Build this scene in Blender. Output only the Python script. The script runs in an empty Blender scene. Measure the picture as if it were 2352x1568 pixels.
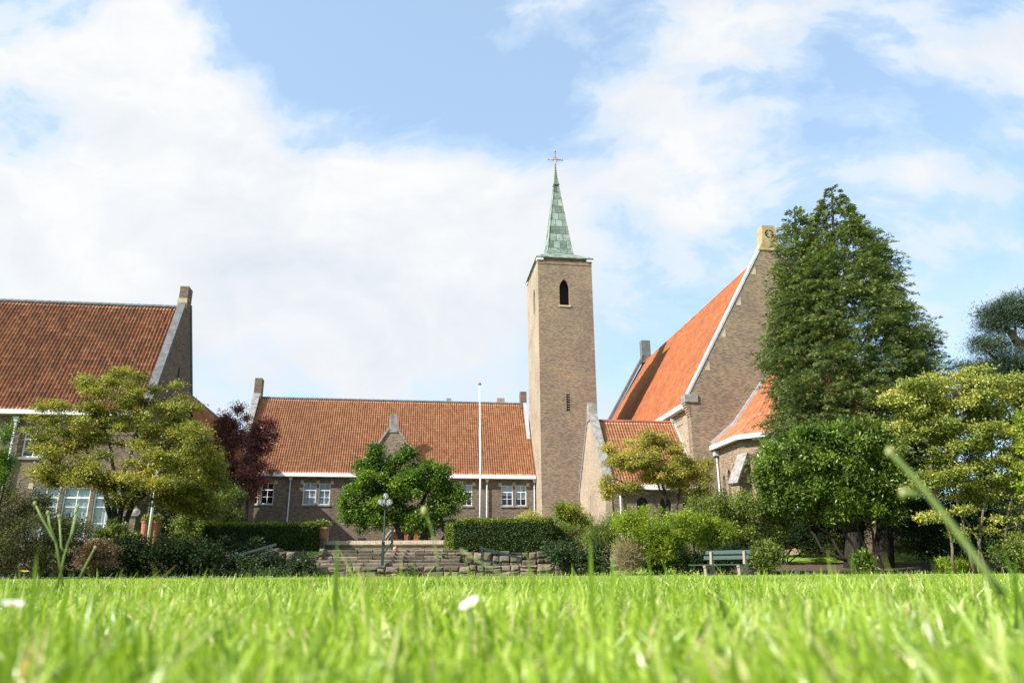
import bpy, math, random
import numpy as np
from mathutils import Matrix, Vector
random.seed(7)
rng = np.random.default_rng(7)
PI = math.pi
S = bpy.context.scene
COL = S.collection

# ------------------------------------------------------------------ camera
CAMH = 0.10
F = 1700 / 2352.0
TILT = math.radians(17.44)
ROLL = math.radians(-0.30)
cd = bpy.data.cameras.new('camera')
cam = bpy.data.objects.new('camera', cd)
COL.objects.link(cam)
cd.sensor_width = 36
cd.lens = 36 * F
cd.clip_start = 0.02
cd.clip_end = 3000
cd.dof.use_dof = True
cd.dof.focus_distance = 26
cd.dof.aperture_fstop = 4.0
cam.matrix_world = Matrix.Translation((0, 0, CAMH)) @ Matrix.Rotation(PI / 2 + TILT, 4, 'X') @ Matrix.Rotation(ROLL, 4, 'Z')
S.camera = cam
S.render.resolution_x = 1024
S.render.resolution_y = 682
S.view_settings.view_transform = 'Standard'
S.view_settings.look = 'None'
S.view_settings.exposure = 1.0
S.view_settings.gamma = 1

# ------------------------------------------------------------------ sun and sky
SUN_EL = math.radians(38)
SUN_AZ = math.radians(58)        # from -Y towards -X
sdir = Vector((-math.sin(SUN_AZ) * math.cos(SUN_EL), -math.cos(SUN_AZ) * math.cos(SUN_EL), math.sin(SUN_EL)))
sl = bpy.data.lights.new('sun', 'SUN')
sl.energy = 5.0
sl.angle = math.radians(0.5)
sl.color = (1.0, 0.95, 0.87)
so = bpy.data.objects.new('sun', sl)
COL.objects.link(so)
so.rotation_euler = sdir.to_track_quat('Z', 'Y').to_euler()
so.location = (-30, -20, 60)


def ray(u, v):
    x = (u - 1176) / 1700.0
    y = (784 - v) / 1700.0
    c, s = math.cos(TILT), math.sin(TILT)
    return (x, c - y * s, s + y * c)


def at(u, v, Y):
    r = ray(u, v)
    k = Y / r[1]
    return Vector((r[0] * k, Y, r[2] * k + CAMH))


def depth(u, v, Y):
    r = ray(u, v)
    return Y / r[1]


class NT:
    def __init__(self, tree):
        self.t = tree
        self.t.nodes.clear()

    def n(self, kind, **kw):
        nd = self.t.nodes.new(kind)
        for k, v in kw.items():
            if k.startswith('i_'):
                key = k[2:]
                key = int(key) if key.isdigit() else key.replace('_', ' ')
                self.put(nd.inputs[key], v)
            else:
                setattr(nd, k, v)
        return nd

    def put(self, sock, v):
        if isinstance(v, bpy.types.NodeSocket):
            self.t.links.new(v, sock)
        else:
            if sock.type == 'RGBA' and len(v) == 3:
                v = (*v, 1)
            sock.default_value = v

    def m(self, op, a, b=0.0, c=0.0, clamp=False):
        nd = self.t.nodes.new('ShaderNodeMath')
        nd.operation = op
        nd.use_clamp = clamp
        self.put(nd.inputs[0], a)
        self.put(nd.inputs[1], b)
        self.put(nd.inputs[2], c)
        return nd.outputs[0]

    def mix(self, f, a, b, mode='MIX'):
        nd = self.t.nodes.new('ShaderNodeMix')
        nd.data_type = 'RGBA'
        nd.blend_type = mode
        self.put(nd.inputs[0], f)
        self.put(nd.inputs[6], a)
        self.put(nd.inputs[7], b)
        return nd.outputs[2]

    def ramp(self, f, stops, interp='LINEAR'):
        nd = self.t.nodes.new('ShaderNodeValToRGB')
        cr = nd.color_ramp
        cr.interpolation = interp
        while len(cr.elements) < len(stops):
            cr.elements.new(0.5)
        for e, (p, c) in zip(cr.elements, stops):
            e.position = p
            e.color = (*c, 1) if len(c) == 3 else c
        self.put(nd.inputs[0], f)
        return nd.outputs[0]

    def noise(self, vec, scale, detail=3, rough=0.55, dist=0.0):
        nd = self.t.nodes.new('ShaderNodeTexNoise')
        nd.inputs['Scale'].default_value = scale
        nd.inputs['Detail'].default_value = detail
        nd.inputs['Roughness'].default_value = rough
        nd.inputs['Distortion'].default_value = dist
        if vec is not None:
            self.put(nd.inputs['Vector'], vec)
        return nd.outputs[0]


w = bpy.data.worlds.new('World')
S.world = w
w.use_nodes = True
N = NT(w.node_tree)
sky = N.n('ShaderNodeTexSky', sky_type='NISHITA', sun_disc=False)
sky.sun_elevation = SUN_EL
sky.sun_rotation = PI + SUN_AZ
sky.dust_density = 1.2
sky.air_density = 1.0
sky.ozone_density = 1.6
tc = N.n('ShaderNodeTexCoord')
sep = N.n('ShaderNodeSeparateXYZ', i_0=tc.outputs['Generated'])
dx, dy, dz = sep.outputs
yy = N.m('MAXIMUM', N.m('ABSOLUTE', dy), 0.12)
gx = N.m('DIVIDE', dx, yy)
gz = N.m('DIVIDE', dz, yy)
comb = N.n('ShaderNodeCombineXYZ', i_0=gx, i_1=N.m('MULTIPLY', gz, 1.35), i_2=0.37)
warp = N.n('ShaderNodeTexNoise')
warp.inputs['Scale'].default_value = 2.2
warp.inputs['Detail'].default_value = 3
N.put(warp.inputs['Vector'], comb.outputs[0])
wv = N.n('ShaderNodeVectorMath', operation='MULTIPLY_ADD')
N.put(wv.inputs[0], warp.outputs['Color'])
wv.inputs[1].default_value = (0.28, 0.2, 0.1)
N.put(wv.inputs[2], comb.outputs[0])
# directions (in the sky) of the cloud masses and of the clear gaps: u, v, ru, rv, amount
BL = [(60, 170, 470, 260, .60), (420, 90, 190, 180, .35), (520, 330, 330, 130, .40), (300, 540, 640, 190, .70),
      (920, 480, 360, 120, .42), (880, 640, 420, 190, .50), (1150, 440, 200, 90, .34),
      (1480, 250, 165, 90, .44), (1450, 380, 170, 75, .34), (1640, 70, 170, 100, .52), (1850, 30, 170, 60, .30),
      (1720, 170, 150, 60, .26), (2240, 150, 230, 60, .38), (2150, 50, 260, 60, .25), (1960, 420, 300, 80, .22),
      (1206, 60, 60, 40, .34), (1290, 15, 90, 30, .26), (1700, 460, 150, 70, .24), (2250, 560, 230, 40, .22),
      (1900, 280, 120, 40, .2), (1500, 640, 300, 160, .22), (2250, 430, 160, 60, .16), (1620, 330, 260, 140, .16), (700, 820, 600, 110, .18), (1300, 540, 160, 140, .2),
      (850, 120, 260, 130, -.40), (1180, 240, 300, 90, -.26), (2000, 200, 120, 80, -.15), (80, 600, 90, 30, -.30), 
      (900, 300, 150, 40, -.10)]
tot = None
wsep = N.n('ShaderNodeSeparateXYZ', i_0=wv.outputs[0])
px = N.m('SUBTRACT', wsep.outputs[0], 0.14)
pz = N.m('DIVIDE', N.m('SUBTRACT', wsep.outputs[1], 0.10), 1.35)
for (u, v, ru, rv, a) in BL:
    r0 = ray(u, v)
    cx, cz = r0[0] / r0[1], r0[2] / r0[1]
    sx = ru / 1700.0 / r0[1]
    sz = rv / 1700.0 / r0[1] * 1.1
    ex = N.m('DIVIDE', N.m('SUBTRACT', px, cx), sx)
    ez = N.m('DIVIDE', N.m('SUBTRACT', pz, cz), sz)
    d2 = N.m('ADD', N.m('MULTIPLY', ex, ex), N.m('MULTIPLY', ez, ez))
    g = N.m('MULTIPLY', N.m('EXPONENT', N.m('MULTIPLY', d2, -1.0)), a)
    tot = g if tot is None else N.m('ADD', tot, g)
fb = N.noise(wv.outputs[0], 3.4, 9, 0.56, 0.35)
fb2 = N.noise(wv.outputs[0], 9.0, 6, 0.6, 0.2)
dens = N.m('ADD', N.m('ADD', N.m('MULTIPLY', N.m('SUBTRACT', fb, 0.5), 1.35), N.m('MULTIPLY', N.m('SUBTRACT', fb2, 0.5), 0.95)), tot)
low = N.m('MULTIPLY', N.m('SUBTRACT', 0.62, gz, clamp=True), 0.42)
dens = N.m('ADD', dens, low)
mask = N.ramp(dens, [(0.0, (0.46,) * 3), (0.14, (.60,) * 3), (0.32, (.86,) * 3), (0.55, (1.,) * 3)], 'EASE')
thick = N.ramp(dens, [(-0.0, (0,) * 3), (0.52, (1,) * 3)], 'EASE')
shade = N.noise(wv.outputs[0], 2.6, 5, 0.5, 0.3)
lowm = N.m('MULTIPLY', N.m('SUBTRACT', 0.62, gz, clamp=True), 1.15, clamp=True)
gsh = N.m('MULTIPLY', N.m('ADD', N.m('MULTIPLY', N.m('SUBTRACT', shade, 0.42, clamp=True), 2.2), N.m('MULTIPLY', lowm, .42)), 1.0, clamp=True)
ccol = N.mix(thick, (0.345, 0.46, 0.575), N.mix(N.m('ADD', gsh, N.m('MULTIPLY', N.m('SUBTRACT', fb2, .46), 1.3), clamp=True), (0.492, 0.495, 0.498), (0.375, 0.41, 0.45)))
skyc = N.mix(1.0, sky.outputs[0], (0.84, 0.90, 0.94), 'MULTIPLY')
bgs = N.n('ShaderNodeBackground', i_Color=skyc, i_Strength=0.15)
bgc = N.n('ShaderNodeBackground', i_Color=ccol, i_Strength=1.0)
ms = N.n('ShaderNodeMixShader', i_0=mask, i_1=bgs.outputs[0], i_2=bgc.outputs[0])
wo = N.n('ShaderNodeOutputWorld')
w.node_tree.links.new(ms.outputs[0], wo.inputs[0])


# ------------------------------------------------------------------ materials
def new_mat(name):
    m = bpy.data.materials.new(name)
    m.use_nodes = True
    n = NT(m.node_tree)
    out = n.n('ShaderNodeOutputMaterial')
    return m, n, out


def finish(m, n, out, col, rough=0.8, bump=None, bstr=0.3, bdist=0.02, metal=0.0, spec=0.4):
    p = n.n('ShaderNodeBsdfPrincipled')
    n.put(p.inputs['Base Color'], col)
    n.put(p.inputs['Roughness'], rough)
    p.inputs['Metallic'].default_value = metal
    p.inputs['Specular IOR Level'].default_value = spec
    if bump is not None:
        b = n.n('ShaderNodeBump', i_Strength=bstr, i_Distance=bdist)
        n.put(b.inputs['Height'], bump)
        n.t.links.new(b.outputs[0], p.inputs['Normal'])
    n.t.links.new(p.outputs[0], out.inputs[0])
    return m


def mat_brick(name, a, b, c, mortar, tint=(.5, .5, .5)):
    m, n, out = new_mat(name)
    uv = n.n('ShaderNodeUVMap').outputs[0]
    br = n.n('ShaderNodeTexBrick', offset=0.5)
    n.put(br.inputs['Vector'], uv)
    n.put(br.inputs['Color1'], (0, 0, 0))
    n.put(br.inputs['Color2'], (1, 1, 1))
    n.put(br.inputs['Mortar'], (.5, .5, .5))
    br.inputs['Scale'].default_value = 1.0
    br.inputs['Brick Width'].default_value = 0.22
    br.inputs['Row Height'].default_value = 0.065
    br.inputs['Mortar Size'].default_value = 0.008
    col = n.ramp(br.outputs['Color'], [(0.0, c), (0.25, a), (0.6, b), (1.0, [min(1, x * 1.25) for x in b])])
    mp = n.n('ShaderNodeMapping')
    n.put(mp.inputs[0], uv)
    mp.inputs['Scale'].default_value = (3.0, 9.0, 1)
    coarse = n.noise(mp.outputs[0], 1.0, 3, 0.7)
    col = n.mix(n.m('MULTIPLY', coarse, 0.7), col, n.ramp(coarse, [(0.3, c), (0.5, a), (0.7, b)]))
    st = n.noise(uv, 0.35, 5, 0.6)
    col = n.mix(0.75, col, n.ramp(st, [(0.35, (.36, .34, .36)), (0.5, (.5, .5, .5)), (0.65, (.62, .6, .55))]), 'OVERLAY')
    mp2 = n.n('ShaderNodeMapping')
    n.put(mp2.inputs[0], uv)
    mp2.inputs['Scale'].default_value = (1.6, .12, 1)
    sk = n.noise(mp2.outputs[0], 1.0, 4, 0.7)
    col = n.mix(n.m('MULTIPLY', n.m('SUBTRACT', sk, .55, clamp=True), 2.2, clamp=True), col, (.07, .062, .05), 'MIX')
    col = n.mix(br.outputs['Fac'], col, mortar)
    h = n.m('SUBTRACT', 1.0, br.outputs['Fac'])
    h = n.m('ADD', n.m('MULTIPLY', h, .6), n.m('MULTIPLY', coarse, .6))
    return finish(m, n, out, col, 0.9, h, 0.7, 0.015, spec=.2)


M = {}
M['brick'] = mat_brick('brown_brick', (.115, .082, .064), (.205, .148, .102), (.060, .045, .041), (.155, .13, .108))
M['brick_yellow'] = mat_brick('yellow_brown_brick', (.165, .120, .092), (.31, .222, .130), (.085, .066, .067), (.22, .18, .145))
M['brick_side'] = mat_brick('sunlit_pale_brick', (.28, .22, .16), (.35, .28, .20), (.22, .17, .13), (.31, .26, .20))  # paler than the fronts: sunlight on the side faces painted into the brick


def mat_tiles(name, cols, dark, dstr=.5, rough=.62):
    m, n, out = new_mat(name)
    uv = n.n('ShaderNodeUVMap').outputs[0]
    fl = n.n('ShaderNodeVectorMath', operation='FLOOR', i_0=uv)
    wn = n.n('ShaderNodeTexWhiteNoise', noise_dimensions='2D')
    n.put(wn.inputs['Vector'], fl.outputs[0])
    tcn = n.n('ShaderNodeTexCoord').outputs['Object']
    col = n.ramp(wn.outputs[0], cols)
    st = n.noise(tcn, .45, 4, .6)
    col = n.mix(n.m('MULTIPLY', n.m('SUBTRACT', st, .46, clamp=True), dstr * 6, clamp=True), col, dark)
    st2 = n.noise(tcn, 9, 4, .7)
    col = n.mix(.7, col, n.ramp(st2, [(.3, (.33, .33, .34)), (.6, (.55, .54, .52))]), 'OVERLAY')
    return finish(m, n, out, col, rough, n.noise(tcn, 30, 3), .2, .01, spec=.35)


M['tile_old'] = mat_tiles('old_red_brown_pantiles', [(0, (.19, .075, .054)), (.35, (.29, .10, .064)), (.7, (.37, .13, .078)), (.93, (.46, .19, .115)), (1, (.17, .075, .058))], (.17, .078, .058), .35)
M['tile_warm'] = mat_tiles('weathered_orange_pantiles', [(0, (.36, .15, .078)), (.4, (.45, .20, .10)), (.75, (.54, .265, .135)), (1, (.40, .18, .10))], (.36, .155, .095), .35)
M['tile_new'] = mat_tiles('bright_orange_tiles', [(0, (.34, .102, .044)), (.5, (.45, .145, .058)), (.85, (.52, .195, .082)), (1, (.28, .09, .048))], (.27, .105, .06), .5)


def mat_plain(name, col, var=.25, scale=4, rough=.8, bump=.2, metal=0., spec=.4, col2=None, vscale=(1, 1, 1)):
    m, n, out = new_mat(name)
    tcn = n.n('ShaderNodeTexCoord').outputs['Object']
    mp = n.n('ShaderNodeMapping')
    n.put(mp.inputs[0], tcn)
    mp.inputs['Scale'].default_value = vscale
    nz = n.noise(mp.outputs[0], scale, 5, .65)
    c2 = col2 or [x * (1 - var) for x in col]
    c = n.ramp(nz, [(.35, c2), (.65, col)])
    return finish(m, n, out, c, rough, nz, bump, .01, metal, spec)


M['stone'] = mat_plain('grey_lichen_stone', (.30, .29, .27), .5, 3, .9, .5, col2=(.14, .13, .125))
M['stone_dark'] = mat_plain('dark_weathered_coping', (.15, .155, .165), .4, 2.5, .85, .5, col2=(.09, .09, .095))
M['stone_pale'] = mat_plain('pale_sandstone', (.48, .40, .28), .3, 6, .9, .3)
M['stone_lichen'] = mat_plain('yellow_lichen_stone', (.36, .30, .20), .3, 2.6, .9, .4, col2=(.27, .18, .06))
M['lead'] = mat_plain('pale_lead_flashing', (.44, .45, .47), .3, 3, .5, .2, spec=.5)
M['white'] = mat_plain('white_paint', (.78, .78, .77), .08, 5, .45, .05)
M['zinc'] = mat_plain('grey_zinc_pipe', (.52, .54, .57), .3, 4, .5, .1, metal=.2)
M['green_paint'] = mat_plain('dark_green_paint', (.010, .030, .024), .3, 8, .6, .1)
M['bench_green'] = mat_plain('faded_green_planks', (.022, .058, .050), .35, 10, .7, .2, vscale=(1, 8, 8))
M['concrete'] = mat_plain('pale_concrete', (.28, .235, .19), .25, 14, .9, .4)
M['terracotta'] = mat_plain('terracotta', (.34, .135, .08), .25, 6, .85, .3)
M['oak'] = mat_plain('orange_oak', (.36, .13, .04), .45, 3, .6, .3, vscale=(8, 8, .6))
M['dark'] = mat_plain('dark_interior', (.012, .012, .013), .3, 2, .95, .0)
M['iron'] = mat_plain('dark_iron', (.02, .018, .016), .3, 2, .6, .0)
M['hedge_core'] = mat_plain('dense_hedge_interior', (.012, .02, .008), .3, 9, .95, .5)
M['bronze'] = mat_plain('gilded_copper', (.50, .27, .10), .4, 4, .4, .2, metal=.6, col2=(.22, .12, .08))
M['bark'] = mat_plain('dark_bark', (.034, .027, .021), .5, 7, .95, .9, vscale=(1, 1, .3))
M['bark_pale'] = mat_plain('grey_brown_bark', (.14, .11, .075), .5, 7, .95, .6, vscale=(1, 1, .3))
M['twig'] = mat_plain('dry_twigs', (.26, .19, .12), .4, 9, .9, .3)
M['curtain'] = mat_plain('pale_curtain', (.62, .68, .72), .12, 5, .9, .1, vscale=(9, 9, .3))
M['red'] = mat_plain('red_paint', (.50, .03, .035), .1, 4, .35, .0)
M['car_grey'] = mat_plain('dark_blue_car_paint', (.05, .07, .10), .1, 2, .25, .0, metal=.3)
M['car_red'] = mat_plain('red_car_paint', (.40, .02, .02), .1, 2, .25, .0)
M['rubber'] = mat_plain('tyre_rubber', (.02, .02, .02), .2, 8, .9, .1)
M['soil'] = mat_plain('bare_brown_soil', (.10, .06, .038), .4, 3, .95, .7, col2=(.045, .035, .02))
M['render_cream'] = mat_plain('sandstone_surround', (.46, .37, .25), .25, 5, .9, .2)


def mat_rubble():
    m, n, out = new_mat('rough_brown_sandstone')
    a = n.n('ShaderNodeAttribute', attribute_name='rnd')
    tcn = n.n('ShaderNodeTexCoord').outputs['Object']
    nz = n.noise(tcn, 7, 6, .7)
    c = n.ramp(a.outputs['Fac'], [(0, (.09, .072, .055)), (.35, (.155, .122, .092)), (.65, (.24, .19, .142)), (.85, (.165, .145, .12)), (1, (.085, .072, .058))])
    c = n.mix(.8, c, n.ramp(nz, [(.3, (.25, .24, .22)), (.55, (.5, .5, .5)), (.75, (.66, .64, .6))]), 'OVERLAY')
    moss = n.noise(tcn, 1.6, 4, .6)
    c = n.mix(n.m('MULTIPLY', n.m('SUBTRACT', moss, .52, clamp=True), 5, clamp=True), c, (.06, .065, .035))
    return finish(m, n, out, c, .95, nz, 1.0, .04, spec=.15)


M['rubble'] = mat_rubble()


def mat_copper():
    m, n, out = new_mat('green_copper_sheet')
    uv = n.n('ShaderNodeUVMap').outputs[0]
    br = n.n('ShaderNodeTexBrick', offset=0.5)
    n.put(br.inputs['Vector'], uv)
    n.put(br.inputs['Color1'], (0, 0, 0))
    n.put(br.inputs['Color2'], (1, 1, 1))
    n.put(br.inputs['Mortar'], (.5, .5, .5))
    br.inputs['Scale'].default_value = 1.0
    br.inputs['Brick Width'].default_value = 0.62
    br.inputs['Row Height'].default_value = 0.78
    br.inputs['Mortar Size'].default_value = 0.022
    tcn = n.n('ShaderNodeTexCoord').outputs['Object']
    c = n.ramp(br.outputs['Color'], [(0, (.085, .105, .085)), (.3, (.17, .215, .19)), (.6, (.26, .325, .30)), (1, (.13, .15, .115))])
    st = n.noise(tcn, 2.2, 5, .7)
    c = n.mix(.9, c, n.ramp(st, [(.35, (.3, .3, .27)), (.55, (.55, .55, .55))]), 'OVERLAY')
    c = n.mix(br.outputs['Fac'], c, (.05, .065, .055))
    return finish(m, n, out, c, .7, n.m('SUBTRACT', 1, br.outputs['Fac']), .5, .03, spec=.3)


M['copper'] = mat_copper()


def mat_glass():
    m, n, out = new_mat('window_glass')
    tr = n.n('ShaderNodeBsdfTransparent', i_Color=(.75, .8, .82))
    gl = n.n('ShaderNodeBsdfGlossy', i_Roughness=.04)
    n.put(gl.inputs['Color'], (.8, .85, .9))
    lw = n.n('ShaderNodeLayerWeight', i_Blend=.25)
    f = n.m('ADD', n.m('MULTIPLY', lw.outputs['Fresnel'], .5), .05, clamp=True)
    mx = n.n('ShaderNodeMixShader', i_0=f, i_1=tr.outputs[0], i_2=gl.outputs[0])
    n.t.links.new(mx.outputs[0], out.inputs[0])
    return m


M['glass'] = mat_glass()


def mat_globe():
    m, n, out = new_mat('clear_globe')
    p = n.n('ShaderNodeBsdfPrincipled')
    p.inputs['Base Color'].default_value = (.42, .43, .42, 1)
    p.inputs['Roughness'].default_value = .06
    p.inputs['Alpha'].default_value = .38
    n.t.links.new(p.outputs[0], out.inputs[0])
    return m


M['globe'] = mat_globe()


def mat_leaf(name, stops, trans=.35, rough=.5, tcol=None, spec=.4):
    """stops: colour ramp over the per leaf random value"""
    m, n, out = new_mat(name)
    a = n.n('ShaderNodeAttribute', attribute_name='rnd')
    c = n.ramp(a.outputs['Fac'], stops)
    p = n.n('ShaderNodeBsdfPrincipled')
    n.put(p.inputs['Base Color'], c)
    p.inputs['Roughness'].default_value = rough
    p.inputs['Specular IOR Level'].default_value = spec
    t = n.n('ShaderNodeBsdfTranslucent')
    n.put(t.inputs['Color'], n.mix(1.0, c, tcol or (1.25, 1.35, .6), 'MULTIPLY'))
    mx = n.n('ShaderNodeMixShader', i_0=trans, i_1=p.outputs[0], i_2=t.outputs[0])
    n.t.links.new(mx.outputs[0], out.inputs[0])
    return m


def lerp3(a, b, t):
    return [a[i] + (b[i] - a[i]) * t for i in range(3)]


M['lf_maple'] = mat_leaf('yellow_green_leaves', [(0, (.05, .065, .014)), (.35, (.15, .165, .03)), (.75, (.34, .32, .055)), (.94, (.46, .33, .06)), (1, (.42, .15, .03))], .38)
M['lf_maple_pale'] = mat_leaf('pale_yellow_leaves', [(0, (.10, .12, .025)), (.35, (.26, .27, .06)), (.75, (.50, .46, .14)), (1, (.60, .42, .14))], .35)
M['lf_maple_small'] = mat_leaf('golden_green_leaves', [(0, (.09, .10, .022)), (.35, (.24, .24, .045)), (.75, (.46, .39, .085)), (1, (.54, .34, .08))], .35)
M['lf_hazel'] = mat_leaf('pale_green_yellow_leaves', [(0, (.05, .08, .015)), (.3, (.15, .19, .035)), (.7, (.38, .38, .085)), (.93, (.56, .48, .15)), (1, (.55, .34, .10))], .35)
M['lf_plum'] = mat_leaf('dark_purple_leaves', [(0, (.03, .014, .016)), (.5, (.17, .06, .058)), (1, (.38, .16, .12))], .25, tcol=(1.4, .7, .6))
M['lf_green'] = mat_leaf('fresh_green_leaves', [(0, (.02, .04, .008)), (.45, (.085, .15, .016)), (.9, (.22, .33, .03)), (1, (.30, .26, .03))], .34, .42)
M['lf_laurel'] = mat_leaf('glossy_laurel_leaves', [(0, (.018, .036, .008)), (.4, (.075, .125, .018)), (.85, (.20, .29, .04)), (1, (.34, .42, .07))], .32, .4, spec=.4)
M['lf_conifer'] = mat_leaf('cypress_foliage', [(0, (.015, .030, .010)), (.3, (.055, .088, .028)), (.7, (.17, .215, .07)), (.97, (.36, .38, .14)), (1, (.24, .12, .04))], .22, .6)
M['lf_pine'] = mat_leaf('blue_green_needles', [(0, (.015, .032, .018)), (.6, (.045, .078, .042)), (1, (.11, .15, .075))], .12, .6)
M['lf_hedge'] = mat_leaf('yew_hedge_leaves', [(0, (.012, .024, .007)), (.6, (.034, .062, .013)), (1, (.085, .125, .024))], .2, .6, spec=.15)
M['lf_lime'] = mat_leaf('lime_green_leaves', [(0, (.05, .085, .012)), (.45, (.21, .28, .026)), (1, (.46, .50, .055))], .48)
M['lf_olive'] = mat_leaf('dull_olive_leaves', [(0, (.028, .034, .012)), (.6, (.075, .082, .026)), (.9, (.15, .14, .05)), (1, (.22, .14, .08))], .25, .65, spec=.2)
M['lf_rust'] = mat_leaf('pink_brown_leaves', [(0, (.06, .05, .02)), (.5, (.22, .13, .07)), (1, (.42, .26, .17))], .3)
M['lf_mid'] = mat_leaf('mid_green_leaves', [(0, (.03, .045, .012)), (.5, (.11, .15, .028)), (.9, (.25, .29, .05)), (1, (.38, .33, .08))], .36)
M['lf_dark'] = mat_leaf('deep_green_leaves', [(0, (.008, .016, .006)), (.7, (.022, .042, .012)), (1, (.05, .08, .02))], .2, .65, spec=.15)
M['lf_ivy'] = mat_leaf('ivy_leaves', [(0, (.012, .022, .008)), (.6, (.036, .062, .02)), (1, (.10, .14, .045))], .15, .6, spec=.2)
M['lf_sumac'] = mat_leaf('yellow_orange_green_leaves', [(0, (.06, .10, .015)), (.6, (.17, .24, .025)), (.85, (.42, .36, .04)), (1, (.52, .25, .03))], .35)
M['lf_straw'] = mat_leaf('straw_stems', [(0, (.14, .11, .055)), (1, (.36, .29, .16))], .25, .7, tcol=(1, 1, .8))
M['lf_petal'] = mat_leaf('white_petals', [(0, (.8, .8, .78)), (1, (.85, .82, .80))], .3, .6, tcol=(1, 1, 1))
M['lf_yellow'] = mat_leaf('yellow_petals', [(0, (.75, .48, .02)), (1, (.8, .55, .03))], .3, .6, tcol=(1, 1, .6))
M['grass'] = mat_leaf('lawn_grass_blades', [(0, (.03, .07, .010)), (.22, (.11, .195, .018)), (.5, (.25, .375, .030)), (.78, (.40, .52, .07)), (.90, (.58, .60, .27)), (1, (.64, .46, .28))], .42, .34, tcol=(1.25, 1.25, .6))
M['seed'] = mat_leaf('pale_seed_head', [(0, (.32, .34, .13)), (1, (.42, .42, .2))], .3, .7)
M['stalk'] = mat_leaf('pale_green_stalk', [(0, (.20, .30, .08)), (1, (.34, .40, .14))], .4, .5)


def mat_ground():
    m, n, out = new_mat('lawn_ground')
    tcn = n.n('ShaderNodeTexCoord').outputs['Object']
    a = n.noise(tcn, 2.0, 6, .7)
    b = n.noise(tcn, 60, 4, .7)
    c = n.ramp(a, [(.3, (.13, .21, .03)), (.5, (.20, .30, .045)), (.7, (.28, .36, .07))])
    c = n.mix(.7, c, n.ramp(b, [(.3, (.3, .3, .3)), (.7, (.62, .62, .6))]), 'OVERLAY')
    return finish(m, n, out, c, .95, b, .6, .03, spec=.1)


M['ground'] = mat_ground()


# ------------------------------------------------------------------ mesh helpers
def link(o, parent=None):
    COL.objects.link(o)
    if parent is not None:
        o.parent = parent
    return o


def tag(o, label=None, cat=None, group=None, kind=None):
    if label:
        o['label'] = label
    if cat:
        o['category'] = cat
    if group:
        o['group'] = group
    if kind:
        o['kind'] = kind
    return o


def empty(name, loc, rz=0, label=None, cat=None, group=None):
    o = bpy.data.objects.new(name, None)
    o.location = loc
    o.rotation_euler = (0, 0, rz)
    o.empty_display_size = .3
    link(o)
    return tag(o, label, cat, group)


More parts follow.
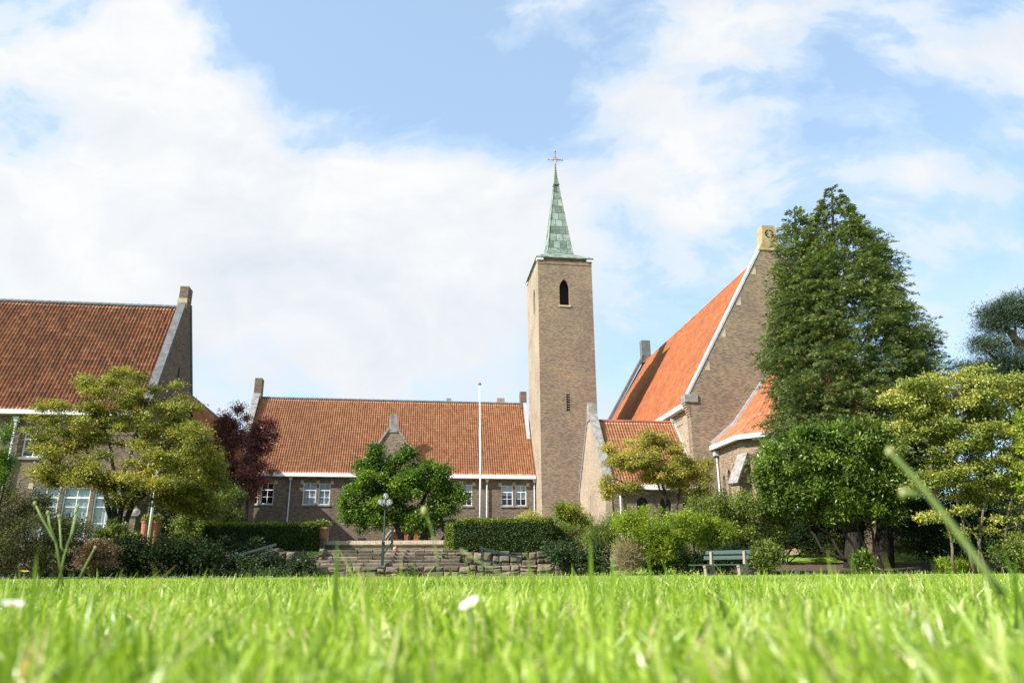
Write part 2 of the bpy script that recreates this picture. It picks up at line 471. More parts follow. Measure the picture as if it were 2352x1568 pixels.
class MB:
    def __init__(self):
        self.v = []
        self.f = []
        self.r = []

    def face(self, pts, r=0.5):
        k = len(self.v)
        self.v += [tuple(p) for p in pts]
        self.f.append(tuple(range(k, k + len(pts))))
        self.r.append(r)
        return self

    def add(self, vs, fs, r=0.5):
        k = len(self.v)
        self.v += [tuple(p) for p in vs]
        for f in fs:
            self.f.append(tuple(i + k for i in f))
            self.r.append(r)
        return self

    def box(self, x0, x1, y0, y1, z0, z1, r=.5, M4=None):
        vs = [(x0, y0, z0), (x1, y0, z0), (x1, y1, z0), (x0, y1, z0), (x0, y0, z1), (x1, y0, z1), (x1, y1, z1), (x0, y1, z1)]
        if M4 is not None:
            vs = [tuple(M4 @ Vector(p)) for p in vs]
        return self.add(vs, [(0, 3, 2, 1), (4, 5, 6, 7), (0, 1, 5, 4), (1, 2, 6, 5), (2, 3, 7, 6), (3, 0, 4, 7)], r)

    def beam(self, p, q, wd, ht, up=(0, 0, 1), r=.5):
        """box along p->q, wd sideways, ht along up"""
        p, q = Vector(p), Vector(q)
        d = (q - p).normalized()
        upv = Vector(up)
        s = d.cross(upv).normalized()
        t = s.cross(d).normalized()
        vs = []
        for e in (p, q):
            for a, b in ((-1, -1), (1, -1), (1, 1), (-1, 1)):
                vs.append(e + s * (a * wd / 2) + t * (b * ht / 2))
        return self.add(vs, [(0, 3, 2, 1), (4, 5, 6, 7), (0, 1, 5, 4), (1, 2, 6, 5), (2, 3, 7, 6), (3, 0, 4, 7)], r)

    def prism(self, poly, d):
        """poly: list of 3d points, extruded by vector d"""
        n = len(poly)
        a = [Vector(p) for p in poly]
        d = Vector(d)
        vs = a + [p + d for p in a]
        fs = [tuple(range(n)), tuple(range(2 * n - 1, n - 1, -1))]
        for i in range(n):
            j = (i + 1) % n
            fs.append((i, i + n, j + n, j))
        return self.add(vs, fs)

    def tube(self, pts, rad, n=8, cap=True, r=.5):
        pts = [Vector(p) for p in pts]
        if not hasattr(rad, '__len__'):
            rad = [rad] * len(pts)
        vs, fs = [], []
        ref = Vector((0.13, 0.97, 0.21))
        for i, p in enumerate(pts):
            d = (pts[min(i + 1, len(pts) - 1)] - pts[max(i - 1, 0)]).normalized()
            s = d.cross(ref)
            if s.length < 1e-3:
                s = d.cross(Vector((1, 0, 0)))
            s.normalize()
            t = d.cross(s)
            for k in range(n):
                a = 2 * PI * k / n
                vs.append(p + s * (math.cos(a) * rad[i]) + t * (math.sin(a) * rad[i]))
        for i in range(len(pts) - 1):
            for k in range(n):
                k2 = (k + 1) % n
                fs.append((i * n + k, i * n + k2, (i + 1) * n + k2, (i + 1) * n + k))
        if cap:
            fs.append(tuple(range(n - 1, -1, -1)))
            fs.append(tuple((len(pts) - 1) * n + k for k in range(n)))
        return self.add(vs, fs, r)

    def sphere(self, c, rx, ry=None, rz=None, n=14, r=.5):
        ry = ry or rx
        rz = rz or rx
        m = n // 2
        vs = [(c[0], c[1], c[2] - rz)]
        for i in range(1, m):
            a = -PI / 2 + PI * i / m
            for k in range(n):
                b = 2 * PI * k / n
                vs.append((c[0] + rx * math.cos(a) * math.cos(b), c[1] + ry * math.cos(a) * math.sin(b), c[2] + rz * math.sin(a)))
        vs.append((c[0], c[1], c[2] + rz))
        fs = [(0, 1 + (k + 1) % n, 1 + k) for k in range(n)]
        for i in range(m - 2):
            for k in range(n):
                k2 = (k + 1) % n
                fs.append((1 + i * n + k, 1 + i * n + k2, 1 + (i + 1) * n + k2, 1 + (i + 1) * n + k))
        b = 1 + (m - 2) * n
        fs += [(b + k, b + (k + 1) % n, len(vs) - 1) for k in range(n)]
        return self.add(vs, fs, r)

    def lathe(self, c, prof, n=14, r=.5):
        """prof: list of (radius, z)"""
        vs, fs = [], []
        for (rr, z) in prof:
            for k in range(n):
                a = 2 * PI * k / n
                vs.append((c[0] + rr * math.cos(a), c[1] + rr * math.sin(a), c[2] + z))
        for i in range(len(prof) - 1):
            for k in range(n):
                k2 = (k + 1) % n
                fs.append((i * n + k, i * n + k2, (i + 1) * n + k2, (i + 1) * n + k))
        fs.append(tuple(range(n - 1, -1, -1)))
        fs.append(tuple((len(prof) - 1) * n + k for k in range(n)))
        return self.add(vs, fs, r)

    def build(self, name, mat, parent=None, smooth=False, label=None, uvs=True):
        me = bpy.data.meshes.new(name)
        me.from_pydata(self.v, [], self.f)
        me.update()
        if uvs:
            uvl = me.uv_layers.new(name='UVMap')
            Z = Vector((0, 0, 1))
            for p in me.polygons:
                nn = p.normal
                if abs(nn.z) > .98:
                    t, b = Vector((1, 0, 0)), Vector((0, 1, 0))
                else:
                    t = Z.cross(nn).normalized()
                    b = nn.cross(t)
                for li in p.loop_indices:
                    co = me.vertices[me.loops[li].vertex_index].co
                    uvl.data[li].uv = (co.dot(t), co.dot(b))
        at_ = me.attributes.new('rnd', 'FLOAT', 'FACE')
        at_.data.foreach_set('value', np.array(self.r, dtype=np.float32))
        if smooth:
            me.polygons.foreach_set('use_smooth', [True] * len(me.polygons))
        me.materials.append(mat)
        o = bpy.data.objects.new(name, me)
        if label:
            o['label'] = label
        return link(o, parent)


def np_mesh(name, V, Fq, R, mat, parent=None, tris=False):
    """V (n,3); Fq (m,4) int or (m,3); R (m,)"""
    me = bpy.data.meshes.new(name)
    k = Fq.shape[1]
    me.vertices.add(len(V))
    me.vertices.foreach_set('co', V.astype(np.float32).ravel())
    me.loops.add(Fq.size)
    me.loops.foreach_set('vertex_index', Fq.astype(np.int32).ravel())
    me.polygons.add(len(Fq))
    me.polygons.foreach_set('loop_start', np.arange(0, Fq.size, k, dtype=np.int32))
    me.update()
    a = me.attributes.new('rnd', 'FLOAT', 'FACE')
    a.data.foreach_set('value', np.clip(R, 0, 1).astype(np.float32))
    me.materials.append(mat)
    o = bpy.data.objects.new(name, me)
    return link(o, parent)


def unit(a):
    return a / (np.linalg.norm(a, axis=-1, keepdims=True) + 1e-9)


def leaf_obj(name, P, Dv, Nv, ln, wd, R, mat, parent=None):
    """rhombic leaves at P, along Dv, facing Nv, arrays ln, wd"""
    D = unit(Dv)
    Sd = unit(np.cross(D, Nv))
    n = len(P)
    ln = np.broadcast_to(ln, n)[:, None]
    wd = np.broadcast_to(wd, n)[:, None]
    V = np.empty((n, 4, 3))
    V[:, 0] = P
    V[:, 1] = P + D * ln * .5 + Sd * wd * .5
    V[:, 2] = P + D * ln
    V[:, 3] = P + D * ln * .5 - Sd * wd * .5
    return np_mesh(name, V.reshape(-1, 3), np.arange(n * 4).reshape(-1, 4), R, mat, parent)


# ------------------------------------------------------------------ architecture frame
TH = math.radians(7.5)


def loc(a, b, z=0.):
    return Vector((a * math.cos(TH) - b * math.sin(TH), a * math.sin(TH) + b * math.cos(TH), z))


def tiles(name, p00, p10, p01, p11, mat, parent, cw=.195, rh=.31, amp=.052, lift=.03, label=None):
    """pantiled surface: p00-p10 eave, p01-p11 ridge (bilinear)"""
    p00, p10, p01, p11 = [np.array(p, float) for p in (p00, p10, p01, p11)]
    L = np.linalg.norm(p10 - p00)
    Hh = np.linalg.norm((p01 + p11) / 2 - (p00 + p10) / 2)
    nc = max(1, int(round(L / cw)))
    nr = max(1, int(round(Hh / rh)))
    prof = [(0, 0), (.14, .75), (.30, 1.0), (.46, .7), (.62, .15), (.80, -.12)]
    us, hs = [], []
    for c in range(nc):
        for (t, h) in prof:
            us.append((c + t) / nc)
            hs.append(h * amp)
    us.append(1.0)
    hs.append(0)
    us, hs = np.array(us), np.array(hs)
    vs, ls = [], []
    for r_ in range(nr):
        vs += [r_ / nr, (r_ + 1) / nr]
        ls += [lift, 0]
    vs, ls = np.array(vs), np.array(ls)
    U, Vv = np.meshgrid(us, vs)
    P = (p00 * (1 - U[..., None]) + p10 * U[..., None]) * (1 - Vv[..., None]) + (p01 * (1 - U[..., None]) + p11 * U[..., None]) * Vv[..., None]
    nrm = np.cross(p10 - p00, (p01 + p11) / 2 - (p00 + p10) / 2)
    nrm /= np.linalg.norm(nrm)
    wob = rng.normal(0, .004, (nr, nc))
    wobc = np.repeat(np.repeat(wob, 2, 0), 6, 1)
    wobc = np.concatenate([wobc, wobc[:, -1:]], 1)
    sag = .02 * np.sin(U * 9 + 1.3) * np.sin(Vv * PI)
    P = P + nrm * (hs[None, :, None] + ls[:, None, None] + wobc[..., None] + sag[..., None])
    ny, nx = U.shape
    idx = np.arange(nx * ny).reshape(ny, nx)
    q = np.stack([idx[:-1, :-1], idx[:-1, 1:], idx[1:, 1:], idx[1:, :-1]], -1).reshape(-1, 4)
    o = np_mesh(name, P.reshape(-1, 3), q, np.zeros(len(q)), mat, parent)
    me = o.data
    uvl = me.uv_layers.new(name='UVMap')
    uvx = (U * nc).reshape(-1)
    uvy = np.repeat(np.arange(nr), 2)[:, None] * np.ones((1, nx))
    uvy = uvy.reshape(-1) + .5
    # uv per loop; keep strictly inside the tile
    lv = q.reshape(-1)
    fu = np.repeat(np.floor((U[:-1, :-1] * nc + 1e-4)).reshape(-1) + .5, 4)
    fv = np.repeat((np.arange(ny - 1)[:, None] // 2 * np.ones((1, nx - 1))).reshape(-1) + .5, 4)
    uvl.data.foreach_set('uv', np.stack([fu, fv], -1).astype(np.float32).ravel())
    me.polygons.foreach_set('use_smooth', [True] * len(me.polygons))
    if label:
        o['label'] = label
    return o


def wall_holes(mb, O, ax, up, W, H, holes, out, dep=.14):
    """wall rectangle at O along ax (len W), up (len H), with rectangular holes (x0,x1,z0,z1) and reveals; out = outward normal"""
    O, ax, up, out = Vector(O), Vector(ax), Vector(up), Vector(out)
    xs = sorted(set([0, W] + [h[0] for h in holes] + [h[1] for h in holes]))
    zs = sorted(set([0, H] + [h[2] for h in holes] + [h[3] for h in holes]))

    def P(x, z, d=0):
        return O + ax * x + up * z - out * d
    flip = ax.cross(up).dot(out) < 0
    for i in range(len(xs) - 1):
        for j in range(len(zs) - 1):
            cx, cz = (xs[i] + xs[i + 1]) / 2, (zs[j] + zs[j + 1]) / 2
            if any(h[0] < cx < h[1] and h[2] < cz < h[3] for h in holes):
                continue
            q = [P(xs[i], zs[j]), P(xs[i + 1], zs[j]), P(xs[i + 1], zs[j + 1]), P(xs[i], zs[j + 1])]
            mb.face(q[::-1] if flip else q)
    for h in holes:
        a, b, c, d = h[:4]
        for (x0, z0, x1, z1) in ((a, c, b, c), (b, c, b, d), (b, d, a, d), (a, d, a, c)):
            mb.face([P(x0, z0), P(x1, z1), P(x1, z1, dep), P(x0, z0, dep)])


def arch_fill(mb, O, ax, up, out, x0, x1, z0, z1, dep, pointed=True):
    """fills spandrels of a rectangular hole to make it an arch"""
    O, ax, up, out = Vector(O), Vector(ax), Vector(up), Vector(out)
    wdt = x1 - x0
    rise = wdt * (1.0 if pointed else .5)
    zs = z1 - rise
    n = 6
    pts = []
    for i in range(n + 1):
        t = i / n
        if pointed:
            # circle centred on opposite springer, radius wdt (approx lancet)
            ang = t * PI / 3
            x = wdt - wdt * math.cos(ang)
            z = wdt * math.sin(ang) / math.sin(PI / 3) * rise / wdt
        else:
            ang = t * PI / 2
            x = wdt / 2 * (1 - math.cos(ang))
            z = rise * math.sin(ang)
        pts.append((x, z))

    def P(x, z, d=0):
        return O + ax * x + up * z - out * d
    for side in (0, 1):
        for i in range(n):
            (xa, za), (xb, zb) = pts[i], pts[i + 1]
            if side:
                A, B = (x1 - xa, zs + za), (x1 - xb, zs + zb)
                e0, e1 = (x1, zs + za), (x1, zs + zb)
            else:
                A, B = (x0 + xa, zs + za), (x0 + xb, zs + zb)
                e0, e1 = (x0, zs + za), (x0, zs + zb)
            if i == 0:
                mb.face([P(*A), P(*B), P(*e1)])
            else:
                mb.face([P(*e0), P(*A), P(*B), P(*e1)])
            mb.face([P(*A), P(*B), P(*B, dep), P(*A, dep)])


def window(parent, x0, x1, z0, z1, ydep=.10, cols=2, rows=(.34, .67), curtain=None, sill=True, keys=True, label=None, y=0.):
    """window in a facade in the plane y (outward -y) of the parent"""
    f = MB()
    t = .06
    d = y + ydep
    f.box(x0, x0 + t, d - .03, d + .04, z0, z1)
    f.box(x1 - t, x1, d - .03, d + .04, z0, z1)
    f.box(x0 + t, x1 - t, d - .03, d + .04, z1 - t, z1)
    f.box(x0 + t, x1 - t, d - .03, d + .04, z0, z0 + t)
    for c in range(1, cols):
        xc = x0 + (x1 - x0) * c / cols
        f.box(xc - .018, xc + .018, d - .012, d + .03, z0 + t, z1 - t)
    for k, rr in enumerate(rows):
        zc = z0 + (z1 - z0) * rr
        hh = .035 if k == len(rows) - 1 else .018
        f.box(x0 + t, x1 - t, d - .02, d + .032, zc - hh, zc + hh)
    fr = f.build('window', M['white'], parent, label=label)
    MB().face([(x0 + t, d + .02, z0 + t), (x1 - t, d + .02, z0 + t), (x1 - t, d + .02, z1 - t), (x0 + t, d + .02, z1 - t)]).build('pane', M['glass'], fr)
    if curtain:
        zc = z0 + (z1 - z0) * curtain
        nseg = 14
        vs, fs = [], []
        for i in range(nseg + 1):
            xx = x0 + t + (x1 - x0 - 2 * t) * i / nseg
            yy_ = d + .10 + .02 * math.sin(i * 2.1)
            vs += [(xx, yy_, zc), (xx, yy_, z1 - .02)]
        for i in range(nseg):
            fs.append((2 * i, 2 * i + 2, 2 * i + 3, 2 * i + 1))
        MB().add(vs, fs).build('curtain', M['curtain'], fr)
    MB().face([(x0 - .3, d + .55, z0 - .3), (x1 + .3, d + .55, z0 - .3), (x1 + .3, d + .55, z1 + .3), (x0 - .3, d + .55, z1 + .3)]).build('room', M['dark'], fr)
    if sill:
        MB().box(x0 - .08, x1 + .08, y - .08, y + .10, z0 - .13, z0 - .002).build('sill', M['stone'], fr)
    if keys:
        for xx in (x0 - .12, x1 + .12):
            MB().box(xx - .12, xx + .12, y - .012, y + .05, z1 - .10, z1 + .20).build('lintel_stone', M['stone_pale'], fr)
    return fr


def downpipe(parent, x, y, z0, z1, rad=.055):
    m = MB()
    m.tube([(x, y, z0), (x, y, z1)], rad, 10)
    for z in np.arange(z0 + 1, z1, 1.9):
        m.tube([(x, y, z - .03), (x, y, z + .03)], rad * 1.35, 10)
    o = m.build('downpipe', M['zinc'], parent, True)
    MB().prism([(x - .09, y - .10, z1), (x + .09, y - .10, z1), (x + .15, y - .13, z1 + .26), (x - .15, y - .13, z1 + .26)], (0, .2, 0)).build('hopper', M['zinc'], o)
    return o


def gable_wall(mb, pts, thick_vec):
    mb.prism(pts, thick_vec)


TER = 1.1     # terrace level

# ================================================================== LEFT BUILDING
root = empty('brick_school_building', loc(-14.14, 41.2, 0), TH, 'tall brown brick building at the left with a steep dark red tiled roof', 'building')
LW, HD, EZ, RZ = 30.0, 3.76, 8.55, 15.75
holes = []
wins = []
for (u0, u1, v0, v1) in ((58, 92, 993, 1043),):
    pass


def ux(u, v, base_a, base_b):
    """facade x (local) for a pixel on the facade plane b=base_b"""
    r = ray(u, v)
    # X = r0 k, Y = r1 k ; b = -X sin + Y cos = base_b
    k = base_b / (-r[0] * math.sin(TH) + r[1] * math.cos(TH))
    X, Y = r[0] * k, r[1] * k
    a = X * math.cos(TH) + Y * math.sin(TH)
    return a - base_a, r[2] * k + CAMH


def W(u, v):
    return ux(u, v, -14.14, 41.2)


xa, za = W(56, 990)
xb, zb = W(92, 1044)
wins.append((xa, xa + 1.05, zb, za + .2))
xg, zt = W(75, 1112)
g0 = xg
for k in range(3):
    wins.append((g0 + k * 1.5, g0 + 1.3 + k * 1.5, 1.9, zt))
wins.append((g0 - 3.4, g0 - 2.1, 1.9, zt))
wins.append((xa - 3.2, xa - 2.15, zb, za + .2))
m = MB()
wall_holes(m, (-LW, 0, 0), (1, 0, 0), (0, 0, 1), LW, EZ, [(a + LW, b + LW, c, d) for (a, b, c, d) in wins], (0, -1, 0))
m.face([(-LW, 2 * HD, 0), (0, 2 * HD, 0), (0, 2 * HD, EZ), (-LW, 2 * HD, EZ)])
m.face([(-LW, 0, 0), (-LW, 2 * HD, 0), (-LW, 2 * HD, EZ), (-LW, HD, RZ), (-LW, 0, EZ)])
m.box(-LW, -.42, -.03, .02, EZ - 1.32, EZ - 1.27)
m.build('wall', M['brick'], root)
g = MB()
g.prism([(-.42, -.02, 0), (-.42, 2 * HD + .02, 0), (-.42, 2 * HD + .02, EZ + .2), (-.42, HD + .5, RZ + .0), (-.42, HD - .5, RZ + .0), (-.42, -.02, EZ + .2)], (.42, 0, 0))
gw = g.build('gable', M['brick'], root)
MB().prism([(.004, HD - .13 + .13 * math.cos(t), 11.55 + .42 * math.sin(t)) for t in [2 * PI * i / 12 for i in range(12)]], (.012, 0, 0)).build('slit_window', M['dark'], root)
tiles('roof', (-LW, -.28, EZ - .18), (-.4, -.28, EZ - .18), (-LW, HD, RZ), (-.4, HD, RZ), M['tile_old'], root)
tiles('roof', (-.4, 2 * HD + .25, EZ - .18), (-LW, 2 * HD + .25, EZ - .18), (-.4, HD, RZ), (-LW, HD, RZ), M['tile_old'], root)
rt = MB()
for i in range(70):
    x = -LW + i * .425
    rt.tube([(x, HD, RZ + .04), (x + .43, HD, RZ + .07)], [.13, .12], 8, r=random.random())
rt.build('ridge_tile', M['stone_dark'], root)
MB().box(-LW, -.02, -.42, -.02, EZ - .36, EZ - .14).build('gutter', M['white'], root)


def coping(parent, xs, y0, z0, y1, z1, wd, th=.16, mat='stone_dark', name='coping'):
    """sloping coping along a gable in the yz plane, centre x = xs"""
    MB().beam((xs, y0, z0), (xs, y1, z1), wd, th, (0, -(z1 - z0), (y1 - y0)) if y1 > y0 else (0, (z1 - z0), (y0 - y1))).build(name, M[mat], parent)


coping(root, -.22, -.25, EZ + .12, HD - .42, RZ + .2, .44, .16)
coping(root, -.22, 2 * HD + .2, EZ + .12, HD + .42, RZ + .35, .56, .2)
MB().prism([(-.48, HD - .42, RZ - .3), (-.48, HD + .42, RZ - .3), (-.48, HD + .42, RZ + 1.3), (-.48, HD - .42, RZ + 1.3)], (.5, 0, 0)).build('pinnacle', M['brick'], root)
MB().box(-.52, .04, HD - .5, HD - .40, RZ - .15, RZ + .5).build('pinnacle_stone', M['stone_pale'], root)
for i, wn in enumerate(wins):
    big = i in (1, 2, 3, 4)
    window(root, *wn, cols=2, rows=(.3, .62, .8) if big else (.34, .67), curtain=.02 if big else None)
xp, _ = W(33, 1000)
downpipe(root, xp, -.16, 1.2, EZ - .75, .07)
downpipe(root, 0.16, 1.2, 1.1, 4.6, .05)
# doorway in the shaded gable
MB().box(0.004, .05, 4.4, 5.8, 1.1, 3.5).build('doorway', M['dark'], root)
wl = MB()
wl.box(-1.3, .03, -.06, .02, 3.05, 3.12)
wl.build('string_course', M['stone'], root)

# ================================================================== LINK WING
root = empty('link_wing', loc(-14.2, 46.2, 0), TH, 'low connecting wing with a plain red roof between the left and middle buildings', 'building')
LZ = 10.9
m = MB()
m.face([(-1.6, 0, 0), (2.0, 0, 0), (2.0, 0, 6.4), (0, 0, LZ - .1), (-1.6, 0, 7.2)])
m.face([(2.0, 0, 0), (2.0, 14.3, 0), (2.0, 14.3, 6.4), (2.0, 0, 6.4)])
m.face([(2.0, 14.3, 0), (-1.6, 14.3, 0), (-1.6, 14.3, 7.2), (0, 14.3, LZ - .1), (2.0, 14.3, 6.4)])
m.build('wall', M['brick'], root)
tiles('roof', (2.2, 0, 6.2), (2.2, 14.8, 6.2), (0, 0, LZ), (0, 14.8, LZ), M['tile_warm'], root)
tiles('roof', (-1.7, 14.8, 7.1), (-1.7, 0, 7.1), (0, 14.8, LZ), (0, 0, LZ), M['tile_warm'], root)
MB().tube([(0, 0, LZ + .02), (0, 14.8, LZ + .02)], .12, 8).build('ridge_tile', M['stone_dark'], root)

# ================================================================== MIDDLE BUILDING
A0, B0 = -14.3, 62.5
MLEN, MS, ME, MR = 24.46, 4.5, 8.05, 15.2
root = empty('brick_wing', loc(A0, B0, 0), TH, 'long middle brick building with an orange pantile roof and white sash windows', 'building')


def WM(u, v):
    return ux(u, v, A0, B0)


mw = []
for (u0, u1, v0, v1, cur) in ((565, 594, 1106, 1154, None), (600, 629, 1105, 1154, None), (696, 726, 1106, 1156, .02), (732, 758, 1107, 1156, .02),
                              (1058, 1083, 1112, 1160, .68), (1150, 1176, 1114, 1161, .5), (1182, 1207, 1114, 1161, .38),
                              (697, 724, 1202, 1254, None), (727, 754, 1202, 1254, None), (560, 590, 1200, 1254, None), (1150, 1176, 1206, 1258, None),
                              (830, 856, 1108, 1157, None), (866, 892, 1108, 1157, None), (1010, 1036, 1111, 1159, None)):
    x0, z1 = WM(u0, v0)
    x1, _ = WM(u1, v0)
    z0 = WM(u0, v1)[1]
    mw.append((x0, x1, z0, z1, cur))
xd0, zd1 = WM(862, 1214)
xd1, _ = WM(985, 1214)
dcx = WM(930, 1230)[0]
door = (dcx - 1.55, dcx + 1.55, TER, 3.75)
m = MB()
wall_holes(m, (0, 0, 0), (1, 0, 0), (0, 0, 1), MLEN, ME, [t[:4] for t in mw] + [door], (0, -1, 0))
m.face([(0, 2 * MS, 0), (MLEN, 2 * MS, 0), (MLEN, 2 * MS, ME), (0, 2 * MS, ME)])
m.face([(0, 0, 0), (0, 2 * MS, 0), (0, 2 * MS, ME), (0, MS, MR), (0, 0, ME)])
m.face([(MLEN, 0, 0), (MLEN, 2 * MS, 0), (MLEN, 2 * MS, ME), (MLEN, MS, MR), (MLEN, 0, ME)])
zs1 = WM(860, 1117)[1]
# thin projecting string course between the windows
wx = sorted([(t[0] - .26, t[1] + .26) for t in mw if t[3] > 5])
cur0 = 0.
for (a, b) in wx:
    if a > cur0:
        m.box(cur0, a, -.025, .02, zs1 - .03, zs1 + .03)
    cur0 = max(cur0, b)
m.box(cur0, MLEN, -.025, .02, zs1 - .03, zs1 + .03)
m.build('wall', M['brick'], root)
tiles('roof', (.4, -.3, ME - .1), (MLEN, -.3, ME - .1), (.4, MS, MR), (MLEN, MS, MR), M['tile_warm'], root)
tiles('roof', (MLEN, 2 * MS + .3, ME - .1), (.4, 2 * MS + .3, ME - .1), (MLEN, MS, MR), (.4, MS, MR), M['tile_warm'], root)
rt = MB()
for i in range(57):
    x = .4 + i * .42
    rt.tube([(x, MS, MR + .03), (x + .43, MS, MR + .06)], [.13, .12], 8, r=random.random())
rt.build('ridge_tile', M['stone_dark'], root)
MB().box(0, MLEN - .02, -.46, -.02, ME - .32, ME - .04).build('gutter', M['white'], root)
g = MB()
g.prism([(-.05, -.05, 0), (-.05, 2 * MS, 0), (-.05, 2 * MS, ME + .3), (-.05, MS, MR + .5), (-.05, -.05, ME + .3)], (.42, 0, 0))
g.build('gable', M['brick'], root)
coping(root, .16, -.3, ME + .15, MS - .4, MR + .3, .56, .2, 'stone')
MB().box(-.12, .5, MS - .45, MS + .45, MR - .4, MR + 1.75).build('pinnacle', M['brick'], root)
MB().box(-.16, .54, MS - .52, MS - .40, MR - .2, MR + .3).build('pinnacle_stone', M['stone_pale'], root)
MB().box(MLEN - .62, MLEN - .05, MS - .4, MS + .4, MR - .4, MR + 1.15).build('pinnacle', M['brick'], root)
coping(root, MLEN - .22, MS * .45, ME + 1.0 + (MR - ME) * .45 - .75, MS - .4, MR + .05, .3, .12, 'lead', 'flashing')
for (uu, hw) in ((1030, .22), (1149, .36)):
    xc = WM(uu, 1000)[0] * 1.075 + (0 if uu > 1100 else 0)
    rr = ux(uu, 918, A0, B0 + MS + 1.2)
    MB().box(rr[0] - hw, rr[0] + hw, MS + .9, MS + 1.5, MR - 1.5, rr[1] + .12).build('chimney', M['brick_side'], root)
for t in mw:
    window(root, t[0], t[1], t[2], t[3], curtain=t[4])
for uu in (662, 1116):
    downpipe(root, WM(uu, 1150)[0], -.14, TER, ME - .62, .055)
downpipe(root, MLEN - .12, -.14, TER, ME - .62, .055)
# arched doorway: sandstone surround and plank doors
dm = MB()
x0, x1, z0, z1 = door
arch_fill(dm, (0, -.004, 0), (1, 0, 0), (0, 0, 1), (0, -1, 0), x0, x1, z0, z1, .2, pointed=False)
dm.build('door_arch', M['brick'], root)
n = 14
sm = MB()
for i in range(n):
    a0, a1 = PI * i / n, PI * (i + 1) / n
    R0, R1 = 1.55, 1.85
    zc = z1 - 1.55 + .0
    P = [(dcx + R0 * math.cos(a0), zc + R0 * math.sin(a0)), (dcx + R1 * math.cos(a0), zc + R1 * math.sin(a0)), (dcx + R1 * math.cos(a1), zc + R1 * math.sin(a1)), (dcx + R0 * math.cos(a1), zc + R0 * math.sin(a1))]
    sm.prism([(p[0], -.07, p[1]) for p in P], (0, .09, 0))
for sx in (-1, 1):
    for k in range(4):
        wd_ = .34 if k % 2 else .46
        xx = dcx + sx * 1.55
        sm.box(min(xx, xx + sx * wd_), max(xx, xx + sx * wd_), -.06, .0, TER + k * .36, TER + k * .36 + .35)
sm.build('door_surround', M['render_cream'], root)
dd = MB()
for k in range(12):
    xx = x0 + k * (x1 - x0) / 12
    dd.box(xx + .01, xx + (x1 - x0) / 12 - .01, .18, .22, z0, z1)
dr = dd.build('door', M['oak'], root)
MB().tube([(dcx - .08, .12, 2.1), (dcx - .08, .17, 2.1)], .035, 8).build('handle', M['iron'], dr)
for uu in (812, 1084):
    xx, zz = WM(uu if uu > 900 else 828, 1236)
    MB().box(xx - .28, xx + .28, -.05, .0, zz - .25, zz + .1).build('vent', M['iron'], root)
for uu in (785, 1040, 512 + 40):
    xx, zz = WM(uu, 1200 if uu < 900 else 1204)
    MB().box(xx - .13, xx + .13, -.014, .05, zz - .1, zz + .22).build('corbel_stone', M['stone_pale'], root)
# small stepped dormer gable rising from the facade
gx0, _ = WM(903, 960)
gz = WM(903, 1000)[1]
dz0 = ME - .1
GA = WM(903, 975)[1] + .0
hw = 2.25
m = MB()
ztop = WM(902, 985)[1]
hx = WM(902, 985)[0]
m.prism([(hx - hw, -.1, ME - .1), (hx + hw, -.1, ME - .1), (hx + hw, -.1, ME + .6), (hx + .32, -.1, ztop + .2), (hx - .32, -.1, ztop + .2), (hx - hw, -.1, ME + .6)], (0, .4, 0))
m.build('dormer_gable', M['brick_yellow'], root)
for sx in (-1, 1):
    MB().beam((hx + sx * (hw + .1), .1, ME + .55), (hx + sx * .36, .1, ztop + .1), .62, .16, (sx * 1.0, 0, .5)).build('coping', M['stone'], root)
    MB().box(hx + sx * hw - .28, hx + sx * hw + .28, -.2, .5, ME + .35, ME + .95).build('coping_foot', M['stone'], root)
MB().prism([(hx - .40, -.16, ztop - .25), (hx + .40, -.16, ztop - .25), (hx + .30, -.16, ztop + 1.35), (hx - .30, -.16, ztop + 1.35)], (0, .5, 0)).build('pinnacle', M['stone'], root)
tiles('dormer_roof', (hx - hw, .2, ME + .4), (hx - hw, 3.2, ME + .4), (hx, .2, ztop - .1), (hx, 3.2, ztop - .1), M['tile_warm'], root)
tiles('dormer_roof', (hx + hw, 3.2, ME + .4), (hx + hw, .2, ME + .4), (hx, 3.2, ztop - .1), (hx, .2, ztop - .1), M['tile_warm'], root)
zz = WM(900, 1045)[1]
MB().prism([(hx - .1 + .32 * math.cos(a), -.108, zz - .5 + .62 * math.sin(a)) for a in [2 * PI * i / 16 for i in range(16)]], (0, .006, 0)).build('dormer_window', M['dark'], root)
fr_ = MB()
for i in range(16):
    a0, a1 = 2 * PI * i / 16, 2 * PI * (i + 1) / 16
    q = [(hx - .1 + R_ * math.cos(a), zz - .5 + (R_ + .3) * math.sin(a)) for (R_, a) in ((.32, a0), (.44, a0), (.44, a1), (.32, a1))]
    fr_.prism([(p[0], -.13, p[1]) for p in q], (0, .03, 0))
fr_.build('dormer_window_arch', M['brick'], root)

# ================================================================== TOWER
TA, TB = 10.2, 59.68
TW, TD, TZ = 4.86, 6.17, 26.75
root = empty('church_tower', loc(TA, TB, 0), TH, 'tall square brick bell tower topped by a green copper spire and cross', 'tower')


def WT(u, v):
    return ux(u, v, TA, TB)


